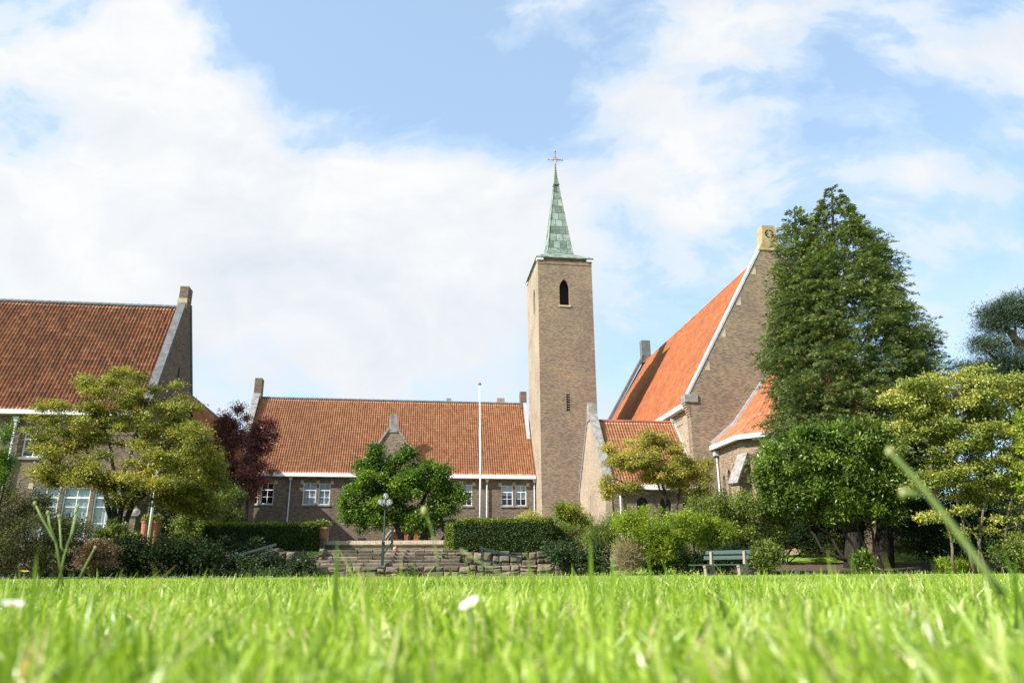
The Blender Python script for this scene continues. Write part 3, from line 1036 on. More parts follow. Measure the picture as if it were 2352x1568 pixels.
lx0, lz1 = WT(1285, 641)
lx1, lz0 = WT(1309, 702)
sx0, sz1 = WT(1300, 905)
sx1, sz0 = WT(1310, 946)
bel = (lx0, lx1, lz0, lz1)
slt = (sx0, sx1, sz0, sz1)
m = MB()
wall_holes(m, (0, 0, 0), (1, 0, 0), (0, 0, 1), TW, TZ, [bel, slt], (0, -1, 0), .35)
arch_fill(m, (0, -.002, 0), (1, 0, 0), (0, 0, 1), (0, -1, 0), *bel, .35)
m.box(-.03, TW + .03, -.04, .02, TZ - .42, TZ - .34)
m.build('wall', M['brick_yellow'], root, label='textured yellow brown brick front of the tower')
m = MB()
sb = (1.9, 2.75, lz0 - .1, lz1 - .1)
s2 = (TD * .35, TD * .35 + .10, 15.8, 18.0)
s3 = (1.5, 1.6, 7.9, 10.2)
wall_holes(m, (0, 0, 0), (0, 1, 0), (0, 0, 1), TD, TZ, [sb, s2, s3], (-1, 0, 0), .3)
arch_fill(m, (-.002, 0, 0), (0, 1, 0), (0, 0, 1), (-1, 0, 0), *sb, .3)
m.face([(TW, 0, 0), (TW, TD, 0), (TW, TD, TZ), (TW, 0, TZ)])
m.face([(0, TD, 0), (TW, TD, 0), (TW, TD, TZ), (0, TD, TZ)])
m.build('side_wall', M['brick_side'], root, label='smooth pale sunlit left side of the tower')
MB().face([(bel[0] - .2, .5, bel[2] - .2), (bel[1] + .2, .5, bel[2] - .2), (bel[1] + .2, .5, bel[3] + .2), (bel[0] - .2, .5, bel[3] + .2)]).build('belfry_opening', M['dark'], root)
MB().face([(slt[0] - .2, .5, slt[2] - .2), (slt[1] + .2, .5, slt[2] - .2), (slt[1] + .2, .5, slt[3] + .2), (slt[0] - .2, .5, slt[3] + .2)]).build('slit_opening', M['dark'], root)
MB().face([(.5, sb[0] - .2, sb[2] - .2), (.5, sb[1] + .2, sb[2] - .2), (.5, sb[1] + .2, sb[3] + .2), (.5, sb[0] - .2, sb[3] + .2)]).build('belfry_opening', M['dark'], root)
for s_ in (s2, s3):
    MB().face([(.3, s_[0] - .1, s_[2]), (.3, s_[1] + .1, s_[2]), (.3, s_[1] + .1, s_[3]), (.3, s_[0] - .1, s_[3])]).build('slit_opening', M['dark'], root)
lv = MB()
nb = 7
for k in range(nb):
    z = slt[2] + (slt[3] - slt[2]) * (k + .1) / nb
    lv.box(slt[0], slt[1], .05, .2, z, z + .09)
lv.build('louvre', M['brick_yellow'], root)
MB().box(bel[0] - .1, bel[1] + .12, -.07, .1, bel[2] - .16, bel[2] - .002).build('sill', M['stone_pale'], root)
MB().box(.05, TW - .05, -.05, -.001, TZ - .02, TZ + .22).box(-.04, 0, .05, TD - .05, TZ - .02, TZ + .22).build('cornice', M['brick'], root)
for (a, b) in ((-.10, .5), (TW - .45, TW + .10)):
    MB().box(a, b, -.12, .4, TZ - .06, TZ + .24).build('corner_stone', M['white'], root)
MB().box(-.10, .4, TD - .5, TD + .1, TZ - .06, TZ + .24).build('corner_stone', M['white'], root)
# copper roof skirt and spire
c0, c1 = TW / 2, TD / 2
sk = MB()
e = .17
z0, z1 = TZ + .245, TZ + 1.52
hb = 1.16
P = [(-e, -e, z0), (TW + e, -e, z0), (TW + e, TD + e, z0), (-e, TD + e, z0)]
Q = [(c0 - hb, c1 - hb, z1), (c0 + hb, c1 - hb, z1), (c0 + hb, c1 + hb, z1), (c0 - hb, c1 + hb, z1)]
for i in range(4):
    j = (i + 1) % 4
    sk.face([P[i], P[j], Q[j], Q[i]])
    sk.face([P[i], P[j], tuple(np.array(P[j]) - (0, 0, .08)), tuple(np.array(P[i]) - (0, 0, .08))])
sk.face([tuple(np.array(p) - (0, 0, .08)) for p in P][::-1])
sk.build('roof_skirt', M['copper'], root)
sp = MB()
zt = 35.95
ht = .2
levels = [(hb + .14, z1 - .12), (hb - .02, z1 + .35), (ht, zt)]
for k in range(2):
    (ra, za_), (rb, zb_) = levels[k], levels[k + 1]
    for i in range(4):
        s = [(-1, -1), (1, -1), (1, 1), (-1, 1)]
        i2 = (i + 1) % 4
        sp.face([(c0 + s[i][0] * ra, c1 + s[i][1] * ra, za_), (c0 + s[i2][0] * ra, c1 + s[i2][1] * ra, za_), (c0 + s[i2][0] * rb, c1 + s[i2][1] * rb, zb_), (c0 + s[i][0] * rb, c1 + s[i][1] * rb, zb_)])
spire = sp.build('spire', M['copper'], root)
st = MB()
s = [(-1, -1), (1, -1), (1, 1), (-1, 1)]
for i in range(4):
    st.tube([(c0 + s[i][0] * (hb), c1 + s[i][1] * (hb), z1 + .2), (c0 + s[i][0] * ht, c1 + s[i][1] * ht, zt)], [.05, .04], 6)
st.build('spire_rib', M['copper'], spire)
cp = MB()
cp.box(c0 - .3, c0 + .3, c1 - .3, c1 + .3, zt - .04, zt + .06)
for k, (ra, za_, rb, zb_) in enumerate(((.25, zt + .06, .15, zt + .85), (.15, zt + .85, .07, zt + 1.6))):
    for i in range(4):
        i2 = (i + 1) % 4
        cp.face([(c0 + s[i][0] * ra, c1 + s[i][1] * ra, za_), (c0 + s[i2][0] * ra, c1 + s[i2][1] * ra, za_), (c0 + s[i2][0] * rb, c1 + s[i2][1] * rb, zb_), (c0 + s[i][0] * rb, c1 + s[i][1] * rb, zb_)])
cp.build('spire_cap', M['copper'], spire)
cr = MB()
zc = zt + 2.85
cr.tube([(c0, c1, zt + 1.5), (c0, c1, zc + .85)], [.07, .045], 8)
cr.tube([(c0 - .66, c1, zc), (c0 + .66, c1, zc)], .045, 8)
for dx_ in (-.66, .66):
    cr.sphere((c0 + dx_, c1, zc), .09, n=8)
cr.sphere((c0, c1, zc + .92), .09, .09, .14, n=8)
cr.sphere((c0, c1, zt + 1.65), .12, n=8)
ring = [(c0 + .25 * math.cos(2 * PI * i / 14), c1, zc + .25 * math.sin(2 * PI * i / 14)) for i in range(15)]
cr.tube(ring, .025, 6)
cr.build('cross', M['bronze'], root, True)

# ================================================================== LOW CHAPEL
CA, CB = 11.84, 44.43
CL, CS, CE, CR = 5.56, 3.45, 5.28, 9.85
root = empty('low_chapel', loc(CA, CB, 0), TH, 'low brick chapel with a red pantile roof between tower and church', 'building')


def WC(u, v):
    return ux(u, v, CA, CB)


ax0, az1 = WC(1460, 1143)
cw = [(ax0 + k * 1.45, ax0 + k * 1.45 + .72, 1.9, az1) for k in range(3)]
m = MB()
wall_holes(m, (0, 0, 0), (1, 0, 0), (0, 0, 1), CL, CE, cw, (0, -1, 0), .2)
for h in cw:
    arch_fill(m, (0, -.002, 0), (1, 0, 0), (0, 0, 1), (0, -1, 0), *h, .2, pointed=False)
m.face([(0, 2 * CS, 0), (CL, 2 * CS, 0), (CL, 2 * CS, CE), (0, 2 * CS, CE)])
m.face([(CL, 0, 0), (CL, 2 * CS, 0), (CL, 2 * CS, CE), (CL, 0, CE)])
m.box(.4, CL, -.03, .02, CE - .75, CE - .69)
m.build('wall', M['brick'], root)
for h in cw:
    o = MB().face([(h[0], .16, h[2]), (h[1], .16, h[2]), (h[1], .16, h[3]), (h[0], .16, h[3])]).build('window', M['iron'], root)
g = MB()
g.prism([(-.35, -.05, 0), (-.35, 2 * CS, 0), (-.35, 2 * CS, CE + .2), (-.35, CS + .2, CR + .35), (-.35, CS - .2, CR + .35), (-.35, -.05, CE + .2)], (.4, 0, 0))
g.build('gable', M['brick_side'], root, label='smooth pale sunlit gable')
tiles('roof', (0, -.25, CE - .1), (CL, -.25, CE - .1), (0, CS, CR), (CL, CS, CR), M['tile_warm'], root)
tiles('roof', (CL, 2 * CS + .2, CE - .1), (0, 2 * CS + .2, CE - .1), (CL, CS, CR), (0, CS, CR), M['tile_warm'], root)
MB().tube([(0, CS, CR + .03), (CL, CS, CR + .03)], .12, 8).build('ridge_tile', M['tile_old'], root)
coping(root, -.13, -.3, CE + .05, CS - .2, CR + .45, .56, .16, 'stone')
coping(root, -.13, 2 * CS + .2, CE + .05, CS + .2, CR + .45, .56, .16, 'stone')
MB().prism([(-.42, CS - .34, CR + .0), (-.42, CS + .34, CR + .0), (-.42, CS + .2, CR + 1.25), (-.42, CS - .2, CR + 1.25)], (.55, 0, 0)).build('pinnacle', M['stone'], root)
MB().box(.1, CL, -.42, -.01, CE - .32, CE - .04).build('gutter', M['white'], root)
downpipe(root, .55, -.15, 1.2, CE - .6, .055)
MB().beam((CL - .03, -.3, CE + .02), (CL - .03, CS, CR + .1), .12, .1, (0, -1, .8)).build('flashing', M['lead'], root)

# ================================================================== CHURCH
HA, HB = 17.4, 45.17
HW, HLn, HE, HR = 6.8, 28.5, 10.7, 21.75
root = empty('church', loc(HA, HB, 0), TH, 'large brick church with a very steep bright orange tiled roof', 'church')
m = MB()
m.face([(0, 0, 0), (0, HLn, 0), (0, HLn, HE), (0, 0, HE)])
m.face([(2 * HW, 0, 0), (2 * HW, HLn, 0), (2 * HW, HLn, HE), (2 * HW, 0, HE)])
m.box(-.04, .02, 1.0, HLn, HE - .85, HE - .8)
m.box(-.04, .02, 1.0, HLn, HE - 1.25, HE - 1.2)
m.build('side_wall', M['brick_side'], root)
g = MB()
g.prism([(-.0, -.4, 0), (2 * HW, -.4, 0), (2 * HW, -.4, HE + .35), (HW + .55, -.4, HR + .2), (HW - .55, -.4, HR + .2), (0, -.4, HE + .35)], (0, .6, 0))
g.build('gable', M['brick_yellow'], root)
g = MB()
g.prism([(-.0, HLn, 0), (2 * HW, HLn, 0), (2 * HW, HLn, HE), (HW, HLn, HR + .4), (0, HLn, HE)], (0, .5, 0))
g.build('gable', M['brick'], root)
tiles('roof', (-.35, HLn, HE - .2), (-.35, .15, HE - .2), (HW, HLn, HR), (HW, .15, HR), M['tile_new'], root, cw=.2, rh=.3, amp=.045, lift=.03)
tiles('roof', (2 * HW + .35, .15, HE - .2), (2 * HW + .35, HLn, HE - .2), (HW, .15, HR), (HW, HLn, HR), M['tile_new'], root, cw=.4, rh=.6)
MB().tube([(HW, .1, HR + .02), (HW, HLn, HR + .02)], .13, 8).build('ridge_tile', M['tile_new'], root)
MB().box(-.42, -.02, .15, HLn, HE - .42, HE - .14).build('gutter', M['white'], root)
for sx in (-1, 1):
    MB().beam((HW + sx * (HW + .1), -.12, HE + .35), (HW + sx * .6, -.12, HR + .3), .62, .13, (sx * 1.6, 0, 1)).build('coping', M['lead'], root)
    MB().beam((HW + sx * (HW + .1), HLn + .2, HE + .2), (HW + sx * .3, HLn + .2, HR + .55), .7, .3, (sx * 1.6, 0, 1)).build('coping', M['stone_dark'], root)
MB().box(HW - .48, HW + .48, HLn - .15, HLn + .6, HR - .2, HR + 2.3).build('pinnacle', M['stone_dark'], root)
pn = MB()
pn.prism([(HW - .95, -.46, HR - .15), (HW + .95, -.46, HR - .15), (HW + .58, -.46, HR + .5), (HW + .46, -.46, HR + 1.75), (HW - .46, -.46, HR + 1.75), (HW - .58, -.46, HR + .5)], (0, .8, 0))
pin = pn.build('pinnacle', M['stone_lichen'], root, label='lichen yellowed stone block with a round cross carving')
cc = MB()
for i in range(20):
    if i % 5 == 0:
        continue
    a0, a1 = 2 * PI * i / 20, 2 * PI * (i + 1) / 20
    q = [(HW + R_ * math.cos(a), HR + 1.1 + R_ * math.sin(a)) for (R_, a) in ((.24, a0), (.33, a0), (.33, a1), (.24, a1))]
    cc.prism([(p[0], -.466, p[1]) for p in q], (0, .004, 0))
for sx in (-1, 1):
    cc.box(HW + sx * .2 - .12, HW + sx * .2 + .12, -.466, -.462, HR + 1.01, HR + 1.09)
    cc.box(HW + sx * .2 - .12, HW + sx * .2 + .12, -.466, -.462, HR + 1.15, HR + 1.18)
cc.build('carved_cross', M['dark'], pin)
# pale triangular kneeler stones along the coping
for t in (.16, .37, .58, .79):
    x = HW + (-HW + .25) * (1 - t)
    z = HE + .3 + (HR - HE) * t
    x = .12 + (HW - .55) * t
    MB().prism([(x + .06, -.415, z), (x + .46, -.415, z), (x + .46, -.415, z + .62)], (0, .012, 0)).build('kneeler_stone', M['stone_pale'], root)
# corbelled corner with stone shoulder
cb = MB()
for k in range(6):
    cb.box(-.30 + .05 * k, .0, -.42, .12, HE - .10 - .15 * (k + 1), HE - .10 - .15 * k - .01)
cb.build('corbel', M['brick_yellow'], root)
MB().box(-.34, .55, -.50, .22, HE - .095, HE + .42).build('shoulder_stone', M['stone'], root)
downpipe(root, -.13, 2.6, 9.2, HE - .85, .06)

# ================================================================== APSE
root = empty('church_apse', loc(HA, HB, 0), TH, 'polygonal brick apse with flared orange roof on the church gable', 'building')
ZA = 7.75
s0, e0_ = 1.55, 2 * HW - 1.55
dpt = 4.1
ch = 2.3
OUT = [(s0, -.4), (s0, -dpt), (s0 + ch, -dpt - ch * .9), (e0_ - ch, -dpt - ch * .9), (e0_, -dpt), (e0_, -.4)]
APX = (HW, -1.6, 14.0)
m = MB()
for i in range(5):
    (xa, ya), (xb, yb) = OUT[i], OUT[i + 1]
    L_ = math.hypot(xb - xa, yb - ya)
    axv = Vector(((xb - xa) / L_, (yb - ya) / L_, 0))
    outv = Vector((axv.y, -axv.x, 0))
    if i == 0:
        hs_ = [(.55, .95, 3.2, 5.9), (1.3, 1.75, 3.2, 6.15), (2.1, 2.5, 3.2, 6.35)]
        outv = Vector((-1, 0, 0))
        wall_holes(m, (xa, ya, 0), axv, (0, 0, 1), L_, ZA, hs_, outv, .22)
        for h in hs_:
            arch_fill(m, Vector((xa, ya, 0)) + outv * .002, axv, (0, 0, 1), outv, *h, .22)
    else:
        m.face([(xa, ya, 0), (xb, yb, 0), (xb, yb, ZA), (xa, ya, ZA)])
m.build('wall', M['brick_yellow'], root)
for h in ((.55, .95, 3.2, 5.9), (1.3, 1.75, 3.2, 6.15), (2.1, 2.5, 3.2, 6.35)):
    w_ = MB().face([(s0 + .16, -.4 - h[0], h[2]), (s0 + .16, -.4 - h[1], h[2]), (s0 + .16, -.4 - h[1], h[3]), (s0 + .16, -.4 - h[0], h[3])]).build('lancet_window', M['iron'], root)
for i in range(5):
    (xa, ya), (xb, yb) = OUT[i], OUT[i + 1]
    ov = 1.06
    ea = (HW + (xa - HW) * ov, -.4 + (ya + .4) * 1.07, ZA + .02)
    eb = (HW + (xb - HW) * ov, -.4 + (yb + .4) * 1.07, ZA + .02)
    fm = .30
    ma = (ea[0] + (APX[0] - ea[0]) * fm, ea[1] + (APX[1] - ea[1]) * fm * (1 if i not in (0,) else 1), ZA + 1.35)
    mb_ = (eb[0] + (APX[0] - eb[0]) * fm, eb[1] + (APX[1] - eb[1]) * fm, ZA + 1.35)
    if i == 0:
        ma = (ma[0], -.42, ma[2])
    if i == 4:
        mb_ = (mb_[0], -.42, mb_[2])
    ap = APX
    apa = (APX[0], -.42, APX[2]) if i == 0 else APX
    apb = (APX[0], -.42, APX[2]) if i == 4 else APX
    tiles('roof', ea, eb, ma, mb_, M['tile_new'], root, cw=.22)
    tiles('roof', ma, mb_, apa, apb, M['tile_new'], root, cw=.22)
    MB().tube([eb, mb_, apb], .1, 8).build('hip_tile', M['tile_old'], root)
    gdir = (Vector(eb) - Vector(ea)).normalized()
    MB().beam(Vector(ea) - Vector((0, 0, .12)), Vector(eb) - Vector((0, 0, .12)), .28, .26).build('gutter', M['white'], root)
fl = MB()
pa = Vector((HW + (s0 - HW) * 1.06, -.45, ZA + .15))
pb = Vector((pa.x + (HW - pa.x) * .3, -.45, ZA + 1.5))
pc = Vector((HW, -.45, 14.15))
fl.beam(pa, pb, .12, .3, (-1, 0, 1)).beam(pb, pc, .12, .3, (-1, 0, 1))
fl.build('flashing', M['lead'], root)
m = MB()
m.tube([(s0 - .1, -.55, 1.2), (s0 - .1, -.55, ZA - .6)], .06, 8)
o = m.build('downpipe', M['zinc'], root, True)
MB().box(s0 - .28, s0 + .0, -.75, -.4, ZA - .62, ZA - .3).build('hopper', M['zinc'], o)
# diagonal buttress at the bend
bx, by = s0, -dpt
bt = MB()
dv = Vector((-.924, -.383, 0))
sv = Vector((.383, -.924, 0))


def bp(o_, s_, z_):
    return Vector((bx, by, 0)) + dv * o_ + sv * s_ + Vector((0, 0, z_))


bt.prism([bp(0, -.32, 0), bp(1.35, -.32, 0), bp(1.35, -.32, 3.2), bp(.85, -.32, 3.9), bp(.85, -.32, 5.0), bp(0, -.32, 6.5)], sv * .64)
b_ = bt.build('buttress', M['brick_yellow'], root)
MB().beam(bp(1.0, 0, 4.95), bp(-.05, 0, 6.72), .74, .14, (-.6, -.25, .6)).build('buttress_coping', M['stone'], b_)
MB().beam(bp(1.5, 0, 3.15), bp(.8, 0, 4.1), .74, .14, (-.6, -.25, .6)).build('buttress_coping', M['stone'], b_)

# ================================================================== GROUND


def smooth(a, b, x):
    t = np.clip((x - a) / (b - a), 0, 1)
    return t * t * (3 - 2 * t)


def ground_z(X, Y):
    left = smooth(29.8, 33.0, Y) * TER
    mid = smooth(32.9, 33.2, Y) * (TER - .02) + (-.0)
    right = smooth(30, 44, Y) * 1.15
    wl_ = smooth(-9.6, -8.8, X)
    wr_ = smooth(1.0, 3.5, X)
    z = left * (1 - wl_) + mid * wl_ * (1 - wr_) + right * wr_
    return z + .0 * X


def gz1(x, y):
    return float(ground_z(np.array(x), np.array(y)))


xs = np.concatenate([[-1500, -700, -300, -150, -90], np.arange(-60, 60.1, .5), [90, 150, 300, 700, 1500]])
ys = np.concatenate([[-600, -200, -60, -20, -5], np.arange(0, 28, 1.0), np.arange(28, 46, .15), np.arange(46, 90, 2.0), [100, 150, 300, 700, 2500]])
GX, GY = np.meshgrid(xs, ys)
GZ = ground_z(GX, GY)
V = np.stack([GX, GY, GZ], -1).reshape(-1, 3)
nx = len(xs)
idx = np.arange(V.shape[0]).reshape(len(ys), nx)
q = np.stack([idx[:-1, :-1], idx[:-1, 1:], idx[1:, 1:], idx[1:, :-1]], -1).reshape(-1, 4)
o = np_mesh('ground', V, q, np.zeros(len(q)), M['ground'])
tag(o, 'mown lawn rising to a terrace in front of the church', None, None, 'structure')


def sheet(name, poly, mat, dz=.006, n=24, kind='structure', label=None):
    """draped sheet: poly = (x0,x1,y0,y1) with wavy edges"""
    x0, x1, y0, y1 = poly
    us_ = np.linspace(0, 1, n * 2)
    vs_ = np.linspace(0, 1, n)
    U, Vv = np.meshgrid(us_, vs_)
    X = x0 + (x1 - x0) * U
    Y = y0 + (y1 - y0) * Vv + .25 * np.sin(X * 1.7) * (1 - Vv) + .2 * np.sin(X * 2.9 + 1)
    Z = ground_z(X, Y) + dz
    idx = np.arange(U.size).reshape(U.shape)
    q = np.stack([idx[:-1, :-1], idx[:-1, 1:], idx[1:, 1:], idx[1:, :-1]], -1).reshape(-1, 4)
    o = np_mesh(name, np.stack([X, Y, Z], -1).reshape(-1, 3), q, np.zeros(len(q)), mat)
    return tag(o, label, None, None, kind)


sheet('soil_bed', (8.5, 26, 27.9, 36.5), M['soil'], .02, label='bare brown soil under the trees at the right')
sheet('flower_bed', (-40, -8.75, 27.6, 35.8), M['soil'], .02, label='dark soil bed under the shrubs at the left')
sheet('path', (-12, 8, 35.9, 60), mat_plain('grey_paving', (.22, .20, .18), .25, 3, .9, .3), .012, label='paved terrace behind the low wall')

# ================================================================== STONE WALLS, STEPS


def stones(mb, x0, x1, y, z0, z1, dep, rowh=(.16, .28), len_=(.25, .55), jit=.03, zfun=None):
    """random rubble: stacks of one or two stones of differing height, side by side"""
    x = x0
    while x < x1:
        L_ = random.uniform(*len_)
        L_ = min(L_, x1 - x + .1)
        zt_ = (zfun(x + L_ / 2) if zfun else z1) + random.uniform(-.035, .035)
        z = z0
        while z < zt_ - .05:
            h = random.uniform(*rowh)
            if zt_ - z - h < .09:
                h = zt_ - z
            if L_ > .5 and random.random() < .5:
                c = x + L_ * random.uniform(.38, .62)
                stone(mb, x + .01, c - .01, y, z + .01, z + h * random.uniform(.88, 1.0) - .01, dep, jit)
                stone(mb, c + .01, x + L_ - .01, y, z + .01, z + h - .01, dep, jit)
            else:
                stone(mb, x + .01, x + L_ - .01, y, z + .01, z + h - .01, dep, jit)
            z += h
        x += L_


def stone(mb, x0, x1, y, z0, z1, dep, jit=.03):
    r = random.random()
    j = lambda k=jit: random.uniform(-k, k) * .5
    i = min(x1 - x0, z1 - z0) * .27
    yo = y + j(.06)
    cor = [(x0, z0), (x1, z0), (x1, z1), (x0, z1)]
    sgn = [(1, 1), (-1, 1), (-1, -1), (1, -1)]
    A = [(c[0] + j(), y + dep, c[1] + j(.02)) for c in cor]
    B = [(c[0] + j(.05), yo + .06, c[1] + j(.05)) for c in cor]
    C = [(c[0] + s_[0] * i + j(), yo + j(.04), c[1] + s_[1] * i + j()) for c, s_ in zip(cor, sgn)]
    vs = A + B + C
    fs = [(8, 9, 10, 11)]
    for k in range(4):
        k2 = (k + 1) % 4
        fs.append((4 + k, 4 + k2, 8 + k2, 8 + k))
        fs.append((k, k2, 4 + k2, 4 + k))
    mb.add(vs, fs, r)


XL, XR = at(722, 1300, 30.3).x, at(1036, 1300, 30.3).x
mbw = MB()
xw0, xw1 = at(727, 1310, 29.8).x, at(1335, 1310, 29.8).x
stones(mbw, xw0, xw1, 29.75, -.02, .42, .5, (.15, .30), (.26, .8), .07)
mbw.box(xw0, xw1, 29.9, 30.5, -.02, .405, .5)
tag(mbw.build('low_stone_wall', M['rubble']), 'knee-high rough stone wall in front of the steps', 'wall')
sm = MB()
rise = .14
for k in range(5):
    y0 = 30.5 + k * .42
    z0 = .40 + k * rise
    x = XL - .2 + random.uniform(0, .2)
    while x < XR + .1:
        l = random.uniform(.45, 1.05)
        dz_ = random.uniform(-.012, .012)
        dy_ = random.uniform(-.03, .03)
        jj = lambda: random.uniform(-.012, .012)
        vs = [(x + .006, y0 + dy_, z0 - .0), (x + l - .006, y0 + dy_ + jj(), z0), (x + l - .006, y0 + .6, z0), (x + .006, y0 + .6, z0),
              (x + .012, y0 + dy_ - .02, z0 + rise * .75), (x + l - .012, y0 + dy_ - .02 + jj(), z0 + rise * .75), (x + l - .006, y0 + .6, z0 + rise), (x + .006, y0 + .6, z0 + rise),
              (x + .02, y0 + dy_ + .025, z0 + rise + dz_), (x + l - .02, y0 + dy_ + .025, z0 + rise + dz_ + jj())]
        sm.add(vs, [(0, 1, 5, 4), (4, 5, 9, 8), (8, 9, 6, 7), (0, 4, 8, 7, 3), (1, 2, 6, 9, 5)], random.random())
        x += l
sm.box(XL, XR, 30.6, 33.0, 0, .38, .5)
tag(sm.build('stone_steps', M['rubble']), 'five worn rough stone steps up to the terrace wall', 'steps')
# retaining walls beside the steps
rw = MB()
xr0, xr1 = XR + .05, at(1345, 1290, 31.6).x
stones(rw, xr0, xr1, 31.5, 0, .95, .6, (.16, .36), (.3, .8), .07, lambda x: .98 - max(0, (x - xr0 - 3.6)) * .18)
rw.box(xr0, xr1, 31.7, 33, 0, .5, .5)
tag(rw.build('stone_retaining_wall', M['rubble']), 'dry stone retaining wall beneath the right hand hedge', 'wall')
rw = MB()
xl0, xl1 = at(598, 1290, 31.2).x, XL - .05
stones(rw, xl0, xl1, 31.2, 0, 1.15, .7, (.2, .4), (.3, .7), .1, lambda x: .95 + .25 * math.sin(x * 3.1))
tag(rw.build('stone_retaining_wall', M['rubble']), 'dry stone retaining wall beneath the left hand hedge', 'wall')

# terrace brick wall with tilted coping
bx0, bx1 = at(737, 1245, 35).x, at(1100, 1245, 35).x
bw = empty('terrace_wall', (0, 35, 0), 0, 'low brick wall with soldier course coping above the steps', 'wall')
mb_ = MB()
mb_.box(bx0, bx1, 0, .3, .9, 1.42)
mb_.build('wall', M['brick'], bw)
m = MB()
x = bx0
while x < bx1:
    m.prism([(x + .004, -.07, 1.42), (x + .066, -.07, 1.42), (x + .066, .02, 1.60), (x + .004, .02, 1.60)], (0, .34, 0))
    x += .072
m.v = [tuple(p) for p in m.v]
m.r = [random.random() for _ in m.r]
m.build('coping', mat_plain('pale_worn_coping_brick', (.42, .33, .24), .45, 9, .9, .4), bw)
MB().box(bx0, bx1, -.05, .0, 1.36, 1.418).build('drip_course', M['brick'], bw)
sg = at(1560 * .25, 0, 35)
xs_ = at(560 * .919 + 0, 1250, 35).x
xs_ = at((560 + 1558 * .2721) * .91875, 1256, 35).x
sgn = empty('red_sign', (xs_, 34.985, 1.15), 0, 'small red square sign with white marks on the terrace wall', 'sign')
MB().box(-.10, .10, -.012, .0, -.02, .26).build('plate', M['red'], sgn)
m = MB()
m.beam((-.06, -.016, .05), (-.03, -.016, .16), .004, .03, (1, 0, 0)).beam((-.03, -.016, .16), (.0, -.016, .08), .004, .03, (1, 0, 0)).beam((.0, -.016, .08), (.04, -.016, .19), .004, .03, (1, 0, 0))
m.box(-.06, .05, -.018, -.014, .02, .035)
m.build('mark', M['white'], sgn)

# pillar + flower pot
pxl, pxr = at(786, 1250, 34.6).x - .0, at(786, 1250, 34.6).x
px0, px1 = at((560 + 832 * .2721) * .91875, 1260, 34.4).x, at((560 + 906 * .2721) * .91875, 1260, 34.4).x
ptop = at(786, (1200 + 528 * .2721) * .91875, 34.4).z
m = MB()
m.box(px0, px1, 34.3, 34.3 + (px1 - px0), .9, ptop)
tag(m.build('brick_pillar', M['brick']), 'short brick pillar at the left end of the terrace wall carrying a pot', 'pillar')


def leafball(name, env, n, size, mat, parent, aspect=.5, up=.4, seedshift=0, flat=0.):
    P, D, Nn, R = [], [], [], []
    for (c, rx, ry, rz, wgt) in env:
        k = int(n * wgt)
        d = unit(rng.normal(size=(k, 3)))
        rr = rng.random((k, 1)) ** .38
        p = np.array(c) + d * rr * np.array([rx, ry, rz])
        P.append(p)
        D.append(d + rng.normal(size=(k, 3)) * .7 + np.array([0, 0, up]))
        Nn.append(d + rng.normal(size=(k, 3)) * .6 + np.array([0, 0, .7]))
        R.append(rng.random(k))
    P = np.concatenate(P)
    sz = size * rng.uniform(.7, 1.3, len(P))
    return leaf_obj(name, P, np.concatenate(D), np.concatenate(Nn), sz, sz * aspect, np.concatenate(R), mat, parent)


def pot(name, x, y, z, r0, r1, h, label, pl_mat, square=False, n=500):
    e_ = empty(name, (x, y, z), 0, label, 'plant pot')
    if square:
        m = MB()
        m.prism([(-r0, -r0, 0), (r0, -r0, 0), (r1, -r1, h), (-r1, -r1, h)], (0, r0 + r1, 0))
        m.box(-r1 - .04, r1 + .04, -r1 - .04, r1 + .04, h, h + .09)
        m.build('pot', M['terracotta'], e_)
    else:
        MB().lathe((0, 0, 0), [(r0, 0), (r1, h), (r1 + .03, h), (r1 + .03, h + .07), (r1 - .02, h + .07)]).build('pot', M['terracotta'], e_)
    leafball('plant', [((0, 0, h + .18), r1 * 1.2, r1 * 1.2, .22, 1)], n, .11, pl_mat, e_)
    return e_


pc_ = (px0 + px1) / 2
pot('flower_pot', pc_, 34.3 + (px1 - px0) / 2, ptop, .24, .27, .42, 'square terracotta pot of green leaves on the brick pillar', M['lf_mid'], True)

# ================================================================== RAILINGS, LAMP, POLES


def handrail(pts_top, posts, label, y, name='handrail'):
    e_ = empty(name, (pts_top[0][0], y, 0), 0, label, 'handrail')
    ox = pts_top[0][0]
    p, q = pts_top
    MB().beam((p[0] - ox, 0, p[1]), (q[0] - ox, 0, q[1]), .05, .10).build('top_rail', M['green_paint'], e_)
    MB().beam((p[0] - ox + .1, 0, p[1] - .45), (q[0] - ox - .1, 0, q[1] - .45), .04, .06).build('lower_rail', M['green_paint'], e_)
    for xq in posts:
        t = (xq - p[0]) / (q[0] - p[0])
        zt_ = p[1] + (q[1] - p[1]) * t
        MB().box(xq - ox - .035, xq - ox + .035, -.035, .035, gz1(xq, y) - .1, zt_ - .03).build('post', M['green_paint'], e_)
    return e_


def zpx(u0s, v0s, Y, scale, ou, ov):
    p = at((ou + u0s * scale) * .91875, (ov + v0s * scale) * .91875, Y)
    return p


a = zpx(60, 690, 30.2, .2721, 560, 1200)
b = zpx(472, 577, 30.2, .2721, 560, 1200)
handrail([(a.x, a.z), (b.x, b.z)], [zpx(78, 700, 30.2, .2721, 560, 1200).x, zpx(425, 600, 30.2, .2721, 560, 1200).x], 'dark green handrail sloping up to the right beside the left wall', 30.2)
a = zpx(355, 985, 30.6, .2721, 1100, 1100)
b = zpx(737, 1085, 30.6, .2721, 1100, 1100)
handrail([(a.x, a.z), (b.x, b.z)], [zpx(376, 985, 30.6, .2721, 1100, 1100).x, zpx(705, 1085, 30.6, .2721, 1100, 1100).x], 'dark green handrail sloping down to the right in front of the right hedge', 30.6)
